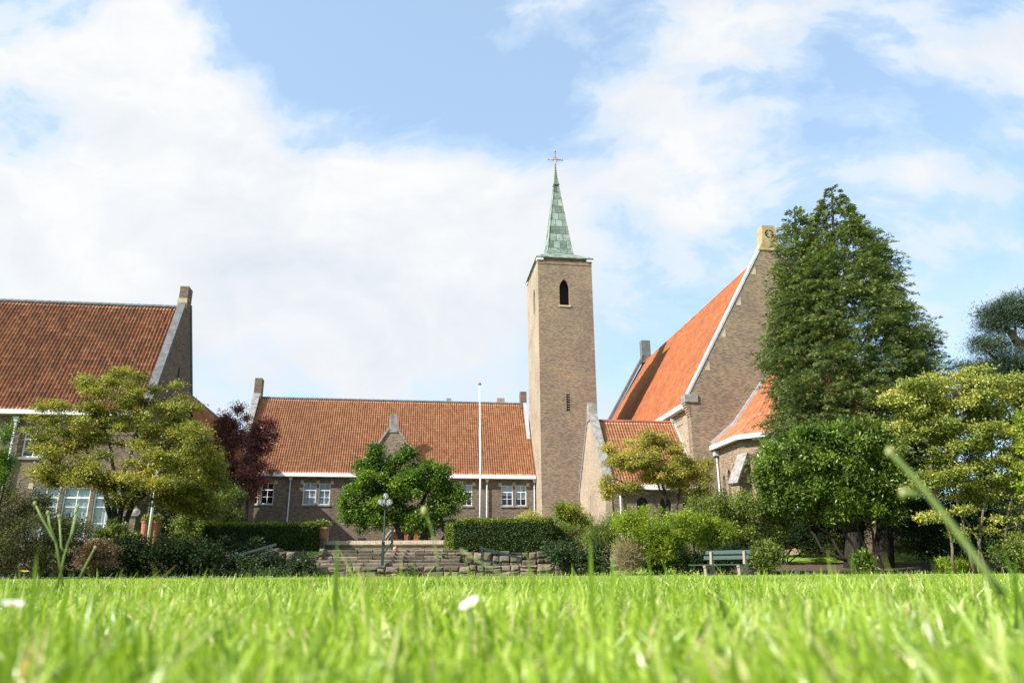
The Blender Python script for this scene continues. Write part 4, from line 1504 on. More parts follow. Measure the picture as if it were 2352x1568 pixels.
# stair handrail seen end on
xc = at(876, 1290, 30.4).x
e_ = empty('stair_handrail', (xc, 30.3, 0), 0, 'green stair handrail in the middle of the steps seen end on', 'handrail')
MB().box(-.05, .05, 0, .1, .38, 1.42).build('post', M['green_paint'], e_)
MB().box(-.045, .045, 2.2, 2.29, .9, 2.02).build('post', M['green_paint'], e_)
MB().beam((0, -.05, 1.28), (.03, 2.4, 1.98), .05, .06).build('top_rail', M['green_paint'], e_)
MB().beam((0, .1, .85), (.03, 2.2, 1.45), .04, .05).build('lower_rail', M['green_paint'], e_)
MB().box(.03, .12, -.02, .02, 1.36, 1.39).build('bracket', M['zinc'], e_)
# lamp post
lp = at(879, 1240, 40)
zt = at(886, 1160, 40).z
lamp = empty('street_lamp', (lp.x, 40, TER), 0, 'dark green lamp post with a cluster of clear glass globes', 'street lamp')
h = zt - TER
MB().tube([(0, 0, 0), (0, 0, .5), (0, 0, .55), (0, 0, h + .05)], [.075, .07, .045, .04], 10).build('pole', M['green_paint'], lamp, True)
arms = MB()
gl = []
for k, (gx_, gy_, gz_) in enumerate(((-.24, -.16, .20), (.24, -.10, .20), (.0, .02, .52), (-.05, .26, .24))):
    arms.tube([(0, 0, h - .05), (gx_ * .6, gy_ * .6, h - .06), (gx_, gy_, h + gz_ - .15)], [.03, .025, .035], 8)
    gl.append((gx_, gy_, h + gz_))
arms.build('arm', M['green_paint'], lamp)
for g_ in gl:
    o = MB().sphere(g_, .155, n=20).build('globe', M['globe'], lamp, True)
    MB().lathe((g_[0], g_[1], g_[2] - .13), [(.03, 0), (.035, .12), (.02, .16)], 8).build('bulb', M['white'], o)
# flagpoles
fp = at(1100, 1230, 45)
ft = at(1101, 884, 45)
fpo = empty('flagpole', (fp.x, 45, TER), 0, 'tall white flagpole rising behind the right hand hedge', 'flagpole')
MB().tube([(0, 0, 0), (0, 0, (ft.z - TER) * .5), (ft.x - fp.x, 0, ft.z - TER)], [.065, .055, .038], 12).build('pole', M['white'], fpo, True)
MB().lathe((ft.x - fp.x, 0, ft.z - TER), [(.04, 0), (.10, .04), (.10, .1), (.05, .16), (.02, .17)], 12).build('cap', M['terracotta'], fpo, True)
fp = at(334, 1262, 37)
fpo = empty('flagpole', (fp.x, 37, TER), 0, 'short white flagpole among the shrubs in front of the left gable', 'flagpole')
MB().tube([(0, 0, 0), (0, 0, 5.4)], [.07, .055], 10).build('pole', M['white'], fpo, True)
# round dish light on the corner of the left building
dp = at(311, 1171, 38.6)
dl = empty('wall_lamp', dp, 0, 'round white globe lamp on a bracket at the left building corner', 'lamp')
MB().sphere((0, 0, 0), .2, .17, .2, n=16).build('globe', M['globe'], dl, True)
MB().box(-.3, .06, -.03, .03, -.34, -.27).tube([(0, 0, -.3), (0, 0, -.2)], .04, 8).build('bracket', M['iron'], dl)
# two tall terracotta urns near the left building
for k, (u_, lab) in enumerate(((327, 'tall terracotta urn planter left of the short white pole'), (346, 'tall terracotta urn planter right of the short white pole'))):
    p = at(u_, 1248, 37.6)
    pot('urn_planter', p.x, 37.6 + k * .2, TER, .16, .22, at(u_, 1193, 37.6).z - TER - .05, lab, M['lf_mid'], False, 260)

# bench
bl = at(1590, 1312, 24.5)
bn = empty('park_bench', (0, 0, 0), 0, 'weathered green plank bench on concrete legs beside the lawn', 'bench')
pL, pR = at(1616, 1279, 25.6), at(1718, 1270, 24.6)
ang = math.atan2(24.6 - 25.6, pR.x - pL.x)
bn.location = (pL.x + .0, 25.6, -.06)
bn.rotation_euler = (0, 0, ang)
BLn = (Vector((pR.x - pL.x, -1.0))).length
for k, (zz_, yy_) in enumerate(((.81, .10), (.64, .04))):
    MB().beam((0 - (.05 if k else 0), yy_, zz_), (BLn - (.04 if k else 0), yy_, zz_), .035, .125, (0, .3, 1)).build('backrest_plank', M['bench_green'], bn)
for k, yy_ in enumerate((-.5, -.36, -.22)):
    MB().box(-.32 if k == 0 else -.1, BLn - .1, yy_ - .055, yy_ + .055, .40, .435).build('seat_plank', M['bench_green'], bn)
for xx in (.18, BLn - .22):
    m = MB()
    m.prism([(xx, -.12, 0), (xx, .12, 0), (xx, .17, .42), (xx, .12, .62), (xx, .08, .84), (xx, .0, .84), (xx, -.05, .42)], (.075, 0, 0))
    m.prism([(xx, -.55, .40), (xx, -.05, .40), (xx, -.05, .28), (xx, -.42, .30), (xx, -.55, .34)], (.09, 0, 0))
    m.prism([(xx, -.50, 0), (xx, -.40, 0), (xx, -.42, .33), (xx, -.52, .33)], (.09, 0, 0))
    m.build('leg', M['concrete'], bn)
bo = MB()
for (zz_, yy_) in ((.83, .075), (.66, .015)):
    for xx in (.22, BLn - .18):
        bo.sphere((xx, yy_ - .0, zz_ - .0), .016, n=8)
bo.build('bolt', M['zinc'], bn)


# cars glimpsed behind the shrubs
def car(name, loc_, rz, paint, label):
    e_ = empty(name, loc_, rz, label, 'car')
    prof = [(-2.1, .35), (2.1, .35), (2.15, .6), (2.05, .85), (1.15, .98), (.45, 1.42), (-.95, 1.46), (-1.75, 1.0), (-2.12, .9)]
    bm_ = MB().prism([(x, -.82, z) for x, z in prof], (0, 1.64, 0))
    body = bm_.build('body', paint, e_)
    wn = MB()
    wn.prism([(.98, -.832, 1.0), (.40, -.832, 1.34), (-.25, -.832, 1.37), (-.25, -.832, 1.0)], (0, .01, 0))
    wn.prism([(-.33, -.832, 1.0), (-.33, -.832, 1.37), (-.9, -.832, 1.36), (-1.45, -.832, 1.02)], (0, .01, 0))
    wn.face([(1.18, -.7, 1.0), (1.18, .7, 1.0), (.5, .62, 1.41), (.5, -.62, 1.41)])
    wn.build('window', M['car_grey'] if paint != M['car_grey'] else M['glass'], e_)
    for sx in (-1.3, 1.3):
        for sy in (-.8, .8):
            w_ = MB().tube([(sx, sy - .1, .32), (sx, sy + .1, .32)], .32, 18).build('wheel', M['rubber'], e_)
            MB().tube([(sx, sy - .11, .32), (sx, sy + .11, .32)], .19, 12).build('rim', M['zinc'], w_)
    for sy in (-.6, .6):
        MB().sphere((2.08, sy, .72), .08, .16, .08, n=10).build('headlight', M['globe'], e_)
    return e_


p = at(535, 1235, 44)
car('parked_car', (p.x, 44, TER), math.radians(15), M['car_grey'], 'dark car parked behind the left hedge with only its windows showing')
p = at(400, 1225, 43)
car('parked_car', (p.x, 43.4, TER - .25), math.radians(170), M['car_red'], 'red car half hidden by shrubs near the left building')

# ================================================================== VEGETATION


def ell(u, v, ru, rv, Y, rd=None, wgt=None):
    d = depth(u, v, Y)
    rx = ru / 1700.0 * d * 1.14
    rz = rv / 1700.0 * d / .97 * 1.14
    return (at(u, v, Y), rx, rd if rd else rx * .8, rz, wgt)


def pads_in(env, npad, rpad, flat=.55, shell=.5):
    """foliage pads distributed in the union of ellipsoids"""
    vol = np.array([e[1] * e[3] * (e[4] or 1) for e in env])
    vol = vol / vol.sum()
    out = []
    for e, wv_ in zip(env, vol):
        k = max(2, int(round(npad * wv_)))
        d = unit(rng.normal(size=(k, 3)))
        rr = (shell + (1 - shell) * rng.random((k, 1)) ** .6)
        for i in range(k):
            s_ = rpad * rng.uniform(.65, 1.35)
            ext = np.array([max(.1, e[1] - s_ * .7), max(.1, e[2] - s_ * .7), max(.1, e[3] - s_ * flat * .8)])
            c = np.array(e[0]) + d[i] * rr[i] * ext
            out.append((c, s_, s_ * flat * rng.uniform(.8, 1.2)))
    return out


def foliage(name, pads, nl, size, mat, parent, aspect=.5, top=.35, droop=0., crnd=.45, fill=2.2):
    P, D, Nn, R = [], [], [], []
    tot_ = sum(p[1] ** 2 for p in pads)
    for (c, r_, h_) in pads:
        k = max(8, int(nl * r_ * r_ / tot_))
        d = unit(rng.normal(size=(k, 3)) + np.array([0, 0, top]))
        rr = rng.random((k, 1)) ** (1 / fill)
        rr = rr * (1 + .33 * rng.normal(size=(k, 1)))
        lump = 1 + .25 * np.sin(d[:, :1] * 5 + c[0] * 7) * np.cos(d[:, 1:2] * 4 + c[1] * 3)
        p = c + d * rr * lump * np.array([r_, r_, h_])
        P.append(p)
        D.append(d * .8 + rng.normal(size=(k, 3)) * .7 + np.array([0, 0, -droop]))
        Nn.append(d * .7 + rng.normal(size=(k, 3)) * .5 + np.array([0, 0, .9]))
        base = rng.random()
        R.append(crnd * base + (1 - crnd) * rng.random(k))
    P = np.concatenate(P)
    sz = size * rng.uniform(.65, 1.35, len(P))
    return leaf_obj(name, P, np.concatenate(D), np.concatenate(Nn), sz, sz * aspect, np.concatenate(R), mat, parent)


def branches(mb, base, stems, pads, r0, every=1, wig=.12, tip=.012):
    """stems: list of polylines (Vectors) from base; each pad gets a twig to the nearest stem point"""
    nodes = []
    for st_ in stems:
        n = len(st_)
        rad = [max(tip * 2, r0 * (1 - .8 * i / (n - 1))) for i in range(n)]
        # refine
        pts, rr = [], []
        for i in range(n - 1):
            for t in (0, .34, .67):
                q_ = st_[i].lerp(st_[i + 1], t) + Vector(rng.normal(0, wig * .25, 3)) * (0 if (i == 0 and t == 0) else 1)
                pts.append(q_)
                rr.append(rad[i] + (rad[i + 1] - rad[i]) * t)
        pts.append(st_[-1])
        rr.append(rad[-1])
        mb.tube(pts, rr, 7)
        nodes += list(zip(pts, rr))
    for i, (c, r_, h_) in enumerate(pads):
        if i % every:
            continue
        cv = Vector(c) - Vector((0, 0, h_ * .3))
        best = min(nodes, key=lambda nd: (nd[0] - cv).length + max(0, nd[0].z - cv.z) * 1.5 + (0 if nd[1] > tip * 1.5 else .3))
        p0, rr0 = best
        L_ = (cv - p0).length
        if L_ < .1:
            continue
        mid = p0.lerp(cv, .5) + Vector(rng.normal(0, wig, 3)) * L_ * .5 + Vector((0, 0, -.06 * L_))
        q1 = p0.lerp(mid, .5) + Vector(rng.normal(0, wig, 3)) * L_ * .12
        ra = min(rr0 * .75, .016 + .014 * L_)
        pts = [p0, q1, mid, mid.lerp(cv, .6) + Vector(rng.normal(0, wig, 3)) * L_ * .1, cv]
        mb.tube(pts, [ra, ra * .85, ra * .65, ra * .45, tip * .7], 5, cap=False)
        nodes.append((mid, ra * .65))


def tree(name, base, stems, env, npad, rpad, nl, size, leafm, bark, r0, label, cat='tree', flat=.55, shell=.5, aspect=.5, every=1, fill=2.2, crnd=.45, top=.35, droop=0., group=None, crown='crown', wig=.12):
    e_ = empty(name, base, 0, label, cat, group)
    pads = pads_in(env, npad, rpad, flat, shell)
    mb_ = MB()
    if stems:
        branches(mb_, base, stems, pads, r0, every, wig)
        mb_.v = [tuple(np.array(p) - np.array(base)) for p in mb_.v]
        mb_.build('trunk', bark, e_, True, uvs=False)
    pads = [(np.array(c) - np.array(base), r_, h_) for (c, r_, h_) in pads]
    foliage(crown, pads, nl, size, leafm, e_, aspect, top=top, fill=fill, crnd=crnd, droop=droop)
    return e_


def px3(lst, Y):
    return [at(u, v, Y if len(t) == 0 else t[0]) for (u, v, *t) in lst]


# --- big yellow green maple at the left
Y = 31
b = at(270, 1240, Y)
b.z = gz1(b.x, b.y) - .05
env = [ell(285, 905, 145, 55, Y), ell(190, 975, 125, 62, Y), ell(340, 985, 145, 75, Y + .8), ell(430, 1040, 100, 90, Y), ell(165, 1060, 105, 48, Y - .5), ell(330, 1085, 150, 70, Y - .6), ell(450, 1130, 75, 60, Y + .3), ell(110, 1085, 45, 38, Y), ell(240, 1105, 110, 32, Y), ell(475, 1085, 55, 55, Y + .5), ell(470, 1150, 62, 45, Y + .4), ell(90, 1015, 32, 26, Y), ell(400, 1150, 60, 35, Y + .5)]
stems = [px3([(262, 1240), (248, 1180), (238, 1110), (200, 1030), (160, 960)], Y), px3([(266, 1240), (262, 1170), (262, 1090), (250, 1010), (210, 920)], Y),
         px3([(270, 1240), (275, 1160), (285, 1080), (310, 1000), (330, 920)], Y), px3([(274, 1240), (300, 1150), (335, 1090), (390, 1020), (440, 960)], Y),
         px3([(238, 1110), (190, 1080), (130, 1060), (90, 1050)], Y), px3([(300, 1150), (350, 1120), (420, 1090), (490, 1060)], Y)]
tree('maple_tree', b, stems, env, 250, .5, 122000, .10, M['lf_maple'], M['bark'], .13, 'broad yellow green maple with many dark stems in front of the left building', flat=.42, shell=.25, fill=1.7, top=.2)

# --- purple plum
Y = 44
b = at(560, 1215, Y)
b.z = TER - .1
env = [ell(592, 1030, 42, 45, Y), ell(530, 1005, 42, 45, Y), ell(575, 1080, 58, 45, Y), ell(505, 1080, 55, 65, Y), ell(470, 1130, 60, 60, Y), ell(555, 1125, 50, 35, Y, None, .6)]
stems = [px3([(560, 1215), (565, 1150), (580, 1090), (600, 1010)], Y), px3([(558, 1215), (545, 1140), (535, 1060), (530, 960)], Y), px3([(555, 1215), (520, 1150), (500, 1080), (490, 1010)], Y)]
for (u_, v_, a_, b_, w_) in ((520, 958, 13, 12, 2), (546, 938, 10, 12, 2), (534, 975, 16, 10, 2), (565, 955, 8, 9, 2), (612, 972, 24, 9, 2), (590, 985, 18, 12, 2), (505, 975, 12, 14, 2), (622, 1000, 12, 20, 2)):
    env.append(ell(u_, v_, a_, b_, Y, None, w_))
tree('plum_tree', b, stems, env, 190, .45, 62000, .10, M['lf_plum'], M['bark'], .12, 'purple leaved plum tree between the left and middle buildings', flat=.8, shell=.2, fill=1.6, aspect=.6)

# --- middle fresh green tree
Y = 42
b = at(935, 1262, Y)
b.z = TER - .1
env = [ell(882, 1052, 50, 32, Y), ell(895, 1100, 90, 48, Y), ell(850, 1135, 62, 48, Y), ell(1000, 1100, 42, 36, Y), ell(1028, 1140, 42, 38, Y), ell(955, 1150, 66, 55, Y), ell(812, 1185, 40, 18, Y, None, 1.6), ell(975, 1195, 56, 34, Y), ell(860, 1205, 44, 26, Y, None, 1.2), ell(1020, 1172, 40, 14, Y), ell(935, 1045, 18, 22, Y, None, 1.5), ell(805, 1155, 26, 16, Y, None, 1.5), ell(852, 1085, 42, 30, Y), ell(945, 1095, 36, 44, Y), ell(985, 1075, 30, 20, Y), ell(930, 1185, 50, 30, Y)]
stems = [px3([(925, 1262), (915, 1200), (905, 1140), (890, 1070)], Y), px3([(930, 1262), (900, 1190), (860, 1160), (830, 1130)], Y), px3([(935, 1262), (950, 1180), (980, 1130), (1010, 1090)], Y), px3([(960, 1262), (970, 1225), (990, 1200), (1000, 1170)], Y), px3([(985, 1262), (975, 1230), (955, 1190)], Y), px3([(1000, 1262), (1020, 1225), (1010, 1180)], Y)]
tree('leafy_tree', b, stems, env, 210, .42, 85000, .135, M['lf_green'], M['bark'], .17, 'dense fresh green tree standing before the middle building doorway', flat=.75, shell=.5, fill=2.6, aspect=.55)

# --- small yellow tree at the chapel
Y = 37
b = at(1548, 1215, Y)
b.z = gz1(b.x, b.y) - .1
env = [ell(1490, 1015, 55, 20, Y), ell(1420, 1055, 42, 22, Y), ell(1520, 1055, 90, 32, Y), ell(1460, 1075, 60, 30, Y), ell(1590, 1070, 45, 25, Y), ell(1395, 1120, 22, 28, Y, None, 1.3), ell(1540, 1100, 70, 24, Y), ell(1600, 1115, 50, 28, Y), ell(1390, 1032, 22, 6, Y, None, 2), ell(1450, 1120, 50, 14, Y)]
stems = [px3([(1545, 1215), (1530, 1160), (1505, 1110), (1480, 1050)], Y), px3([(1550, 1215), (1555, 1150), (1560, 1090), (1570, 1050)], Y), px3([(1555, 1215), (1585, 1160), (1610, 1120)], Y), px3([(1540, 1215), (1490, 1130), (1440, 1110), (1400, 1100)], Y), px3([(1530, 1160), (1515, 1080), (1510, 1020)], Y)]
tree('small_maple', b, stems, env, 150, .42, 60000, .09, M['lf_maple_small'], M['bark'], .09, 'small spreading yellow maple in front of the low chapel', flat=.42, shell=.3, fill=1.9, top=.3)

# --- laurel
Y = 29.5
b = at(1965, 1318, Y)
b.z = gz1(b.x, b.y) - .1
env = [ell(1840, 1075, 100, 68, Y), ell(1960, 1050, 95, 70, Y), ell(2010, 1110, 68, 65, Y), ell(1785, 1110, 55, 50, Y), ell(1890, 1130, 110, 45, Y), ell(1870, 1010, 80, 26, Y), ell(1985, 1000, 50, 22, Y), ell(2045, 1140, 32, 34, Y), ell(1830, 1155, 60, 22, Y, None, .8), ell(1960, 1175, 90, 26, Y), ell(1800, 1165, 50, 24, Y), ell(1880, 1185, 60, 16, Y), ell(2050, 1185, 30, 22, Y), ell(2035, 1040, 35, 35, Y), ell(1780, 1060, 38, 36, Y)]
stems = [px3([(1965, 1318), (1940, 1290), (1900, 1230), (1840, 1180), (1800, 1120)], Y), px3([(1968, 1318), (1950, 1250), (1920, 1190), (1880, 1120), (1860, 1060)], Y), px3([(1975, 1318), (1985, 1260), (1960, 1200), (1950, 1120)], Y), px3([(1990, 1318), (2030, 1260), (2035, 1190), (2040, 1140)], Y), px3([(1940, 1290), (1890, 1270), (1860, 1220), (1830, 1180)], Y), px3([(2000, 1318), (2005, 1250), (1990, 1180), (1980, 1090)], Y)]
tree('laurel_tree', b, stems, env, 480, .36, 125000, .15, M['lf_laurel'], M['bark'], .07, 'glossy dark green laurel with spreading stems below the big conifer', flat=.85, shell=.35, fill=1.7, aspect=.34, every=4, top=.5)

# --- yellow leaved tree at the right
Y = 27
b = at(2230, 1318, Y)
b.z = gz1(b.x, b.y) - .1
env = [ell(2075, 925, 55, 32, Y), ell(2060, 985, 40, 22, Y, None, .8), ell(2120, 1120, 50, 30, Y), ell(2240, 1230, 60, 16, Y, None, .5), ell(2330, 1200, 60, 20, Y, None, .5), ell(2110, 920, 90, 50, Y), ell(2190, 930, 100, 70, Y), ell(2290, 920, 90, 75, Y), ell(2390, 950, 90, 90, Y), ell(2170, 1010, 110, 60, Y), ell(2290, 1030, 110, 80, Y), ell(2170, 1090, 80, 38, Y), ell(2270, 1130, 100, 45, Y, None, .7), ell(2380, 1120, 90, 90, Y), ell(2200, 1180, 60, 16, Y, None, .6), ell(2120, 1190, 40, 14, Y, None, .5), ell(2320, 1240, 50, 18, Y, None, .5), ell(2230, 865, 60, 25, Y, None, .6)]
stems = [px3([(2190, 1318), (2180, 1240), (2150, 1140), (2130, 1020), (2110, 930)], Y), px3([(2235, 1318), (2215, 1230), (2190, 1130), (2200, 1000), (2190, 900)], Y), px3([(2245, 1318), (2250, 1220), (2270, 1110), (2280, 1000), (2260, 880)], Y), px3([(2300, 1318), (2310, 1220), (2330, 1100), (2370, 980)], Y), px3([(2265, 1318), (2240, 1240), (2200, 1180)], Y)]
tree('yellow_tree', b, stems, env, 320, .42, 100000, .092, M['lf_hazel'], M['bark_pale'], .055, 'thin stemmed yellow leaved tree at the right edge', flat=.42, shell=.15, fill=1.7, top=.2, aspect=.6)
Y = 24.5
b = at(2400, 1318, Y)
b.z = -.05
tree('green_sapling', b, [px3([(2400, 1318), (2395, 1200), (2370, 1050), (2350, 960)], Y)], [ell(2365, 1000, 34, 70, Y), ell(2370, 1110, 30, 60, Y)], 26, .33, 5000, .11, M['lf_lime'], M['bark_pale'], .04, 'bright green sapling leaning in at the right edge of the lawn', flat=.6, shell=.3, fill=1.8)


# --- conifers built of feathery sprays
def sprays(name, base, prof, nsp, nn, mat, parent, slen=.9, w=.4, droop=.35, leaf=(.13, .035), hfun=None):
    """prof: list of (z, cx, cy, r)"""
    zz_ = np.array([p[0] for p in prof])
    cx_ = np.array([p[1] for p in prof])
    cy_ = np.array([p[2] for p in prof])
    rr_ = np.array([p[3] for p in prof])
    zg = np.linspace(zz_[0], zz_[-1], 200)
    rg = np.interp(zg, zz_, rr_) + .12
    cdf = np.cumsum(rg ** 1.45)
    cdf /= cdf[-1]
    z = np.interp(rng.random(nsp), cdf, zg)
    r = np.interp(z, zz_, rr_)
    az = rng.random(nsp) * 2 * PI
    # uneven outline: broad lobes plus individual long shoots
    lobes = 1 + .10 * np.sin(az * 3 + z * 1.1) + .08 * np.sin(az * 7 - z * 2.3) + .07 * np.sin(z * 4.0 + az * 2)
    dep_ = rng.random(nsp) ** .55
    rad = r * lobes * (.50 + .44 * dep_) * (1 + .06 * rng.normal(size=nsp))
    sl = slen * rng.uniform(.6, 1.35, nsp) * np.clip(.35 + r / rr_.max(), .35, 1.1)
    out = np.stack([np.cos(az), np.sin(az), np.zeros(nsp)], -1)
    c = np.stack([np.interp(z, zz_, cx_), np.interp(z, zz_, cy_), z], -1) + out * rad[:, None]
    dirv = unit(out + np.stack([rng.normal(0, .3, nsp), rng.normal(0, .3, nsp), rng.normal(.50, .3, nsp)], -1))
    side = unit(np.cross(dirv, np.array([0, 0, 1.0])) + rng.normal(0, .3, (nsp, 3)))
    P, D, Nn, R, L_ = [], [], [], [], []
    base_r = rng.random(nsp)
    t = rng.random((nsp, nn)) ** .8
    sg_ = rng.choice([-1, 1], (nsp, nn))
    off = rng.random((nsp, nn)) * (1 - t * .75) * w * sl[:, None] * sg_
    cen = c[:, None, :] + dirv[:, None, :] * (t * sl[:, None])[..., None] + side[:, None, :] * off[..., None]
    cen[..., 2] += -droop * sl[:, None] * (t ** 2) - .25 * np.abs(off) + rng.normal(0, .03, t.shape)
    dd = dirv[:, None, :] * 1.0 + side[:, None, :] * (sg_ * .9)[..., None] + rng.normal(0, .25, (nsp, nn, 3))
    dd[..., 2] += -droop * 1.2 * t
    nrm = np.cross(dirv, side)[:, None, :] + rng.normal(0, .45, (nsp, nn, 3))
    rn = (.4 * base_r[:, None] + .35 * rng.random((nsp, nn)) + .25 * t)  # lit tips and shaded inner parts of each spray painted by leaf tone
    rn = np.where(rng.random((nsp, nn)) < .006, 1.0, np.clip(rn, 0, .96))
    n_ = nsp * nn
    lf = rng.uniform(.7, 1.4, n_)
    return leaf_obj(name, cen.reshape(-1, 3) - np.array(base), dd.reshape(-1, 3), nrm.reshape(-1, 3), leaf[0] * lf, leaf[1] * lf, rn.reshape(-1), mat, parent)


def cone_prof(lst, Y):
    out = []
    for (v, uc, hw_) in lst:
        p = at(uc, v, Y)
        out.append((p.z, p.x, Y, .95 * hw_ / 1700.0 * depth(uc, v, Y)))
    return sorted(out)


Y = 34.5
b = at(1985, 1312, Y)
b.z = gz1(b.x, b.y) - .1
con = empty('conifer_tree', b, 0, 'huge dark green cypress with two tops beside the church gable', 'tree')
pm = cone_prof([(432, 1912, 5), (470, 1915, 25), (520, 1920, 48), (580, 1930, 80), (650, 1922, 116), (720, 1930, 138), (800, 1944, 160), (900, 1956, 180), (980, 1958, 180), (1060, 1958, 176), (1130, 1958, 150)], Y)
sprays('crown', b, pm, 6600, 90, M['lf_conifer'], con, slen=.80, w=.30, droop=.42, leaf=(.12, .034))
ps = cone_prof([(484, 1828, 4), (510, 1828, 12), (550, 1831, 24), (620, 1838, 38), (700, 1845, 44), (800, 1850, 44)], Y)
sprays('crown', b, ps, 520, 70, M['lf_conifer'], con, slen=.8, w=.42, droop=.3, leaf=(.15, .045))
m = MB()
for st_ in (px3([(1960, 1316), (1962, 1220), (1950, 1050), (1925, 750), (1912, 440)], Y), px3([(2026, 1316), (2030, 1200), (2010, 1050), (1960, 850)], Y), px3([(1962, 1220), (1900, 1000), (1840, 700), (1826, 480)], Y)):
    nn_ = len(st_)
    m.tube([p - b for p in st_], [.48 * (1 - .93 * i / (nn_ - 1)) for i in range(nn_)], 12)
m.build('trunk', M['bark'], con, True, uvs=False)

# pine at the far right
Y = 46
b = at(2330, 1290, Y)
b.z = 1.0
env = [ell(2300, 725, 55, 30, Y, 1.6), ell(2350, 715, 60, 40, Y), ell(2285, 755, 48, 20, Y), ell(2270, 800, 50, 24, Y), ell(2335, 830, 80, 50, Y), ell(2400, 780, 60, 90, Y), ell(2270, 850, 45, 30, Y), ell(2340, 900, 90, 60, Y), ell(2215, 850, 28, 16, Y, None, .7)]
stems = [px3([(2345, 1290), (2345, 1100), (2340, 900), (2330, 740)], Y), px3([(2340, 900), (2300, 840), (2260, 810)], Y), px3([(2345, 800), (2310, 760), (2280, 750)], Y)]
tree('pine_tree', b, stems, env, 170, .75, 90000, .19, M['lf_pine'], M['bark_pale'], .3, 'blue green pine rising at the far right behind the yellow tree', flat=.6, shell=.3, fill=2.4, aspect=.17)


# --- shrubs
def shrub(name, u, v, ru, rv, Y, nl, size, mat, label, cat='shrub', rpad=.4, npad=30, aspect=.5, flat=.8, extra=(), bark='bark', fill=2.2, shell=.4, rd=None, stems=True, top=.35):
    env = [ell(u, v, ru, rv, Y, rd)] + [ell(*e, Y) for e in extra]
    c = env[0][0]
    b = Vector((c.x, Y, gz1(c.x, Y) - .05))
    st_ = []
    if stems:
        for k in range(5):
            tgt = Vector(env[k % len(env)][0]) + Vector((rng.uniform(-.5, .5) * env[0][1], rng.uniform(-.3, .3), 0))
            st_.append([b + Vector((rng.uniform(-.2, .2), rng.uniform(-.2, .2), 0)), b.lerp(tgt, .5) + Vector((rng.uniform(-.2, .2), 0, .1)), tgt])
    return tree(name, b, st_, env, npad, rpad, nl, size, mat, M[bark], .035, label, cat, flat=flat, shell=shell, aspect=aspect, every=2, fill=fill, crown='leaves', top=top)


shrub('shrub', 70, 1225, 120, 75, 26, 46000, .07, M['lf_olive'], 'large dull olive shrub at the left edge of the lawn', npad=90, rpad=.45, extra=((150, 1270, 90, 50), (-30, 1200, 90, 90), (60, 1290, 130, 30), (60, 1160, 60, 42), (150, 1205, 60, 34)), bark='twig')
shrub('shrub', 225, 1275, 48, 38, 25.8, 7000, .075, M['lf_rust'], 'shrub with pinkish brown dried flower heads at the lower left', npad=26, rpad=.28, flat=.45)
shrub('shrub', 390, 1275, 100, 45, 28.5, 20000, .10, M['lf_dark'], 'dark green shrub below the short white flagpole', npad=60, rpad=.4, extra=((300, 1270, 70, 45), (470, 1290, 80, 32)))
shrub('shrub', 250, 1215, 42, 26, 29.5, 5000, .09, M['lf_mid'], 'light green shrub at the foot of the left maple', npad=16, rpad=.32, extra=((285, 1240, 40, 24),))
shrub('shrub', 480, 1190, 62, 62, 37.5, 18000, .10, M['lf_mid'], 'tall mid green shrub left of the left hand hedge', npad=50, rpad=.45, extra=((430, 1200, 55, 50), (520, 1160, 40, 45)))
shrub('shrub', 412, 1180, 45, 60, 40, 9000, .10, M['lf_dark'], 'dark evergreen shrub beside the shaded doorway of the left building', npad=28, rpad=.45)
shrub('yew_shrub', 8, 1050, 26, 85, 23.5, 9000, .09, M['lf_laurel'], 'upright evergreen sprig at the extreme left edge', npad=30, rpad=.2, aspect=.25, extra=((-20, 1100, 40, 70),), flat=1.2)
shrub('shrub', 1305, 1185, 42, 36, 36, 9000, .12, M['lf_sumac'], 'green shrub turning yellow and orange beside the tower foot', npad=34, rpad=.3, aspect=.32, extra=((1280, 1205, 28, 20), (1340, 1200, 22, 25)))
shrub('shrub', 1212, 1190, 30, 13, 48, 3000, .09, M['lf_maple_pale'], 'small yellow bush showing above the right hand hedge', npad=14, rpad=.35)
shrub('shrub', 1325, 1238, 62, 38, 34, 14000, .08, M['lf_mid'], 'mixed green shrub between the right hedge and the broom', npad=34, rpad=.35, extra=((1290, 1225, 25, 22),), bark='twig')
shrub('broom_shrub', 1392, 1235, 36, 55, 31, 9000, .16, M['lf_mid'], 'feathery upright broom bush right of the tower', npad=30, rpad=.3, aspect=.1, flat=1.5, top=.9, extra=((1365, 1250, 25, 35),))
shrub('shrub', 1500, 1228, 68, 58, 28.5, 52000, .075, M['lf_lime'], 'bright lime green shrub left of the bench', npad=150, rpad=.3, extra=((1445, 1225, 45, 45), (1550, 1245, 45, 50), (1495, 1275, 60, 36), (1575, 1205, 30, 30)))
shrub('shrub', 1640, 1200, 78, 62, 30.5, 62000, .08, M['lf_mid'], 'large mid green shrub behind the bench', npad=170, rpad=.34, extra=((1700, 1175, 76, 56), (1600, 1180, 40, 40), (1770, 1210, 50, 60), (1590, 1215, 40, 40), (1690, 1250, 90, 45), (1740, 1270, 48, 42)))
shrub('shrub', 1610, 1215, 42, 40, 29.3, 9000, .08, M['lf_lime'], 'lime green shrub immediately above the left end of the bench', npad=30, rpad=.3, extra=((1650, 1235, 40, 40),))
shrub('shrub', 1560, 1290, 60, 28, 28.2, 6000, .09, M['lf_dark'], 'low dark shrub under the lime green shrub by the bench', npad=24, rpad=.3, extra=((1650, 1280, 60, 30),))
shrub('shrub', 1755, 1280, 36, 32, 27.5, 7000, .08, M['lf_mid'], 'rounded leafy shrub at the right end of the bench', npad=26, rpad=.28)
shrub('dry_grass_clump', 1440, 1280, 32, 36, 28, 6000, .22, M['lf_straw'], 'clump of dry straw coloured stems left of the lime green shrub', npad=14, rpad=.35, aspect=.05, flat=1.2, stems=False)
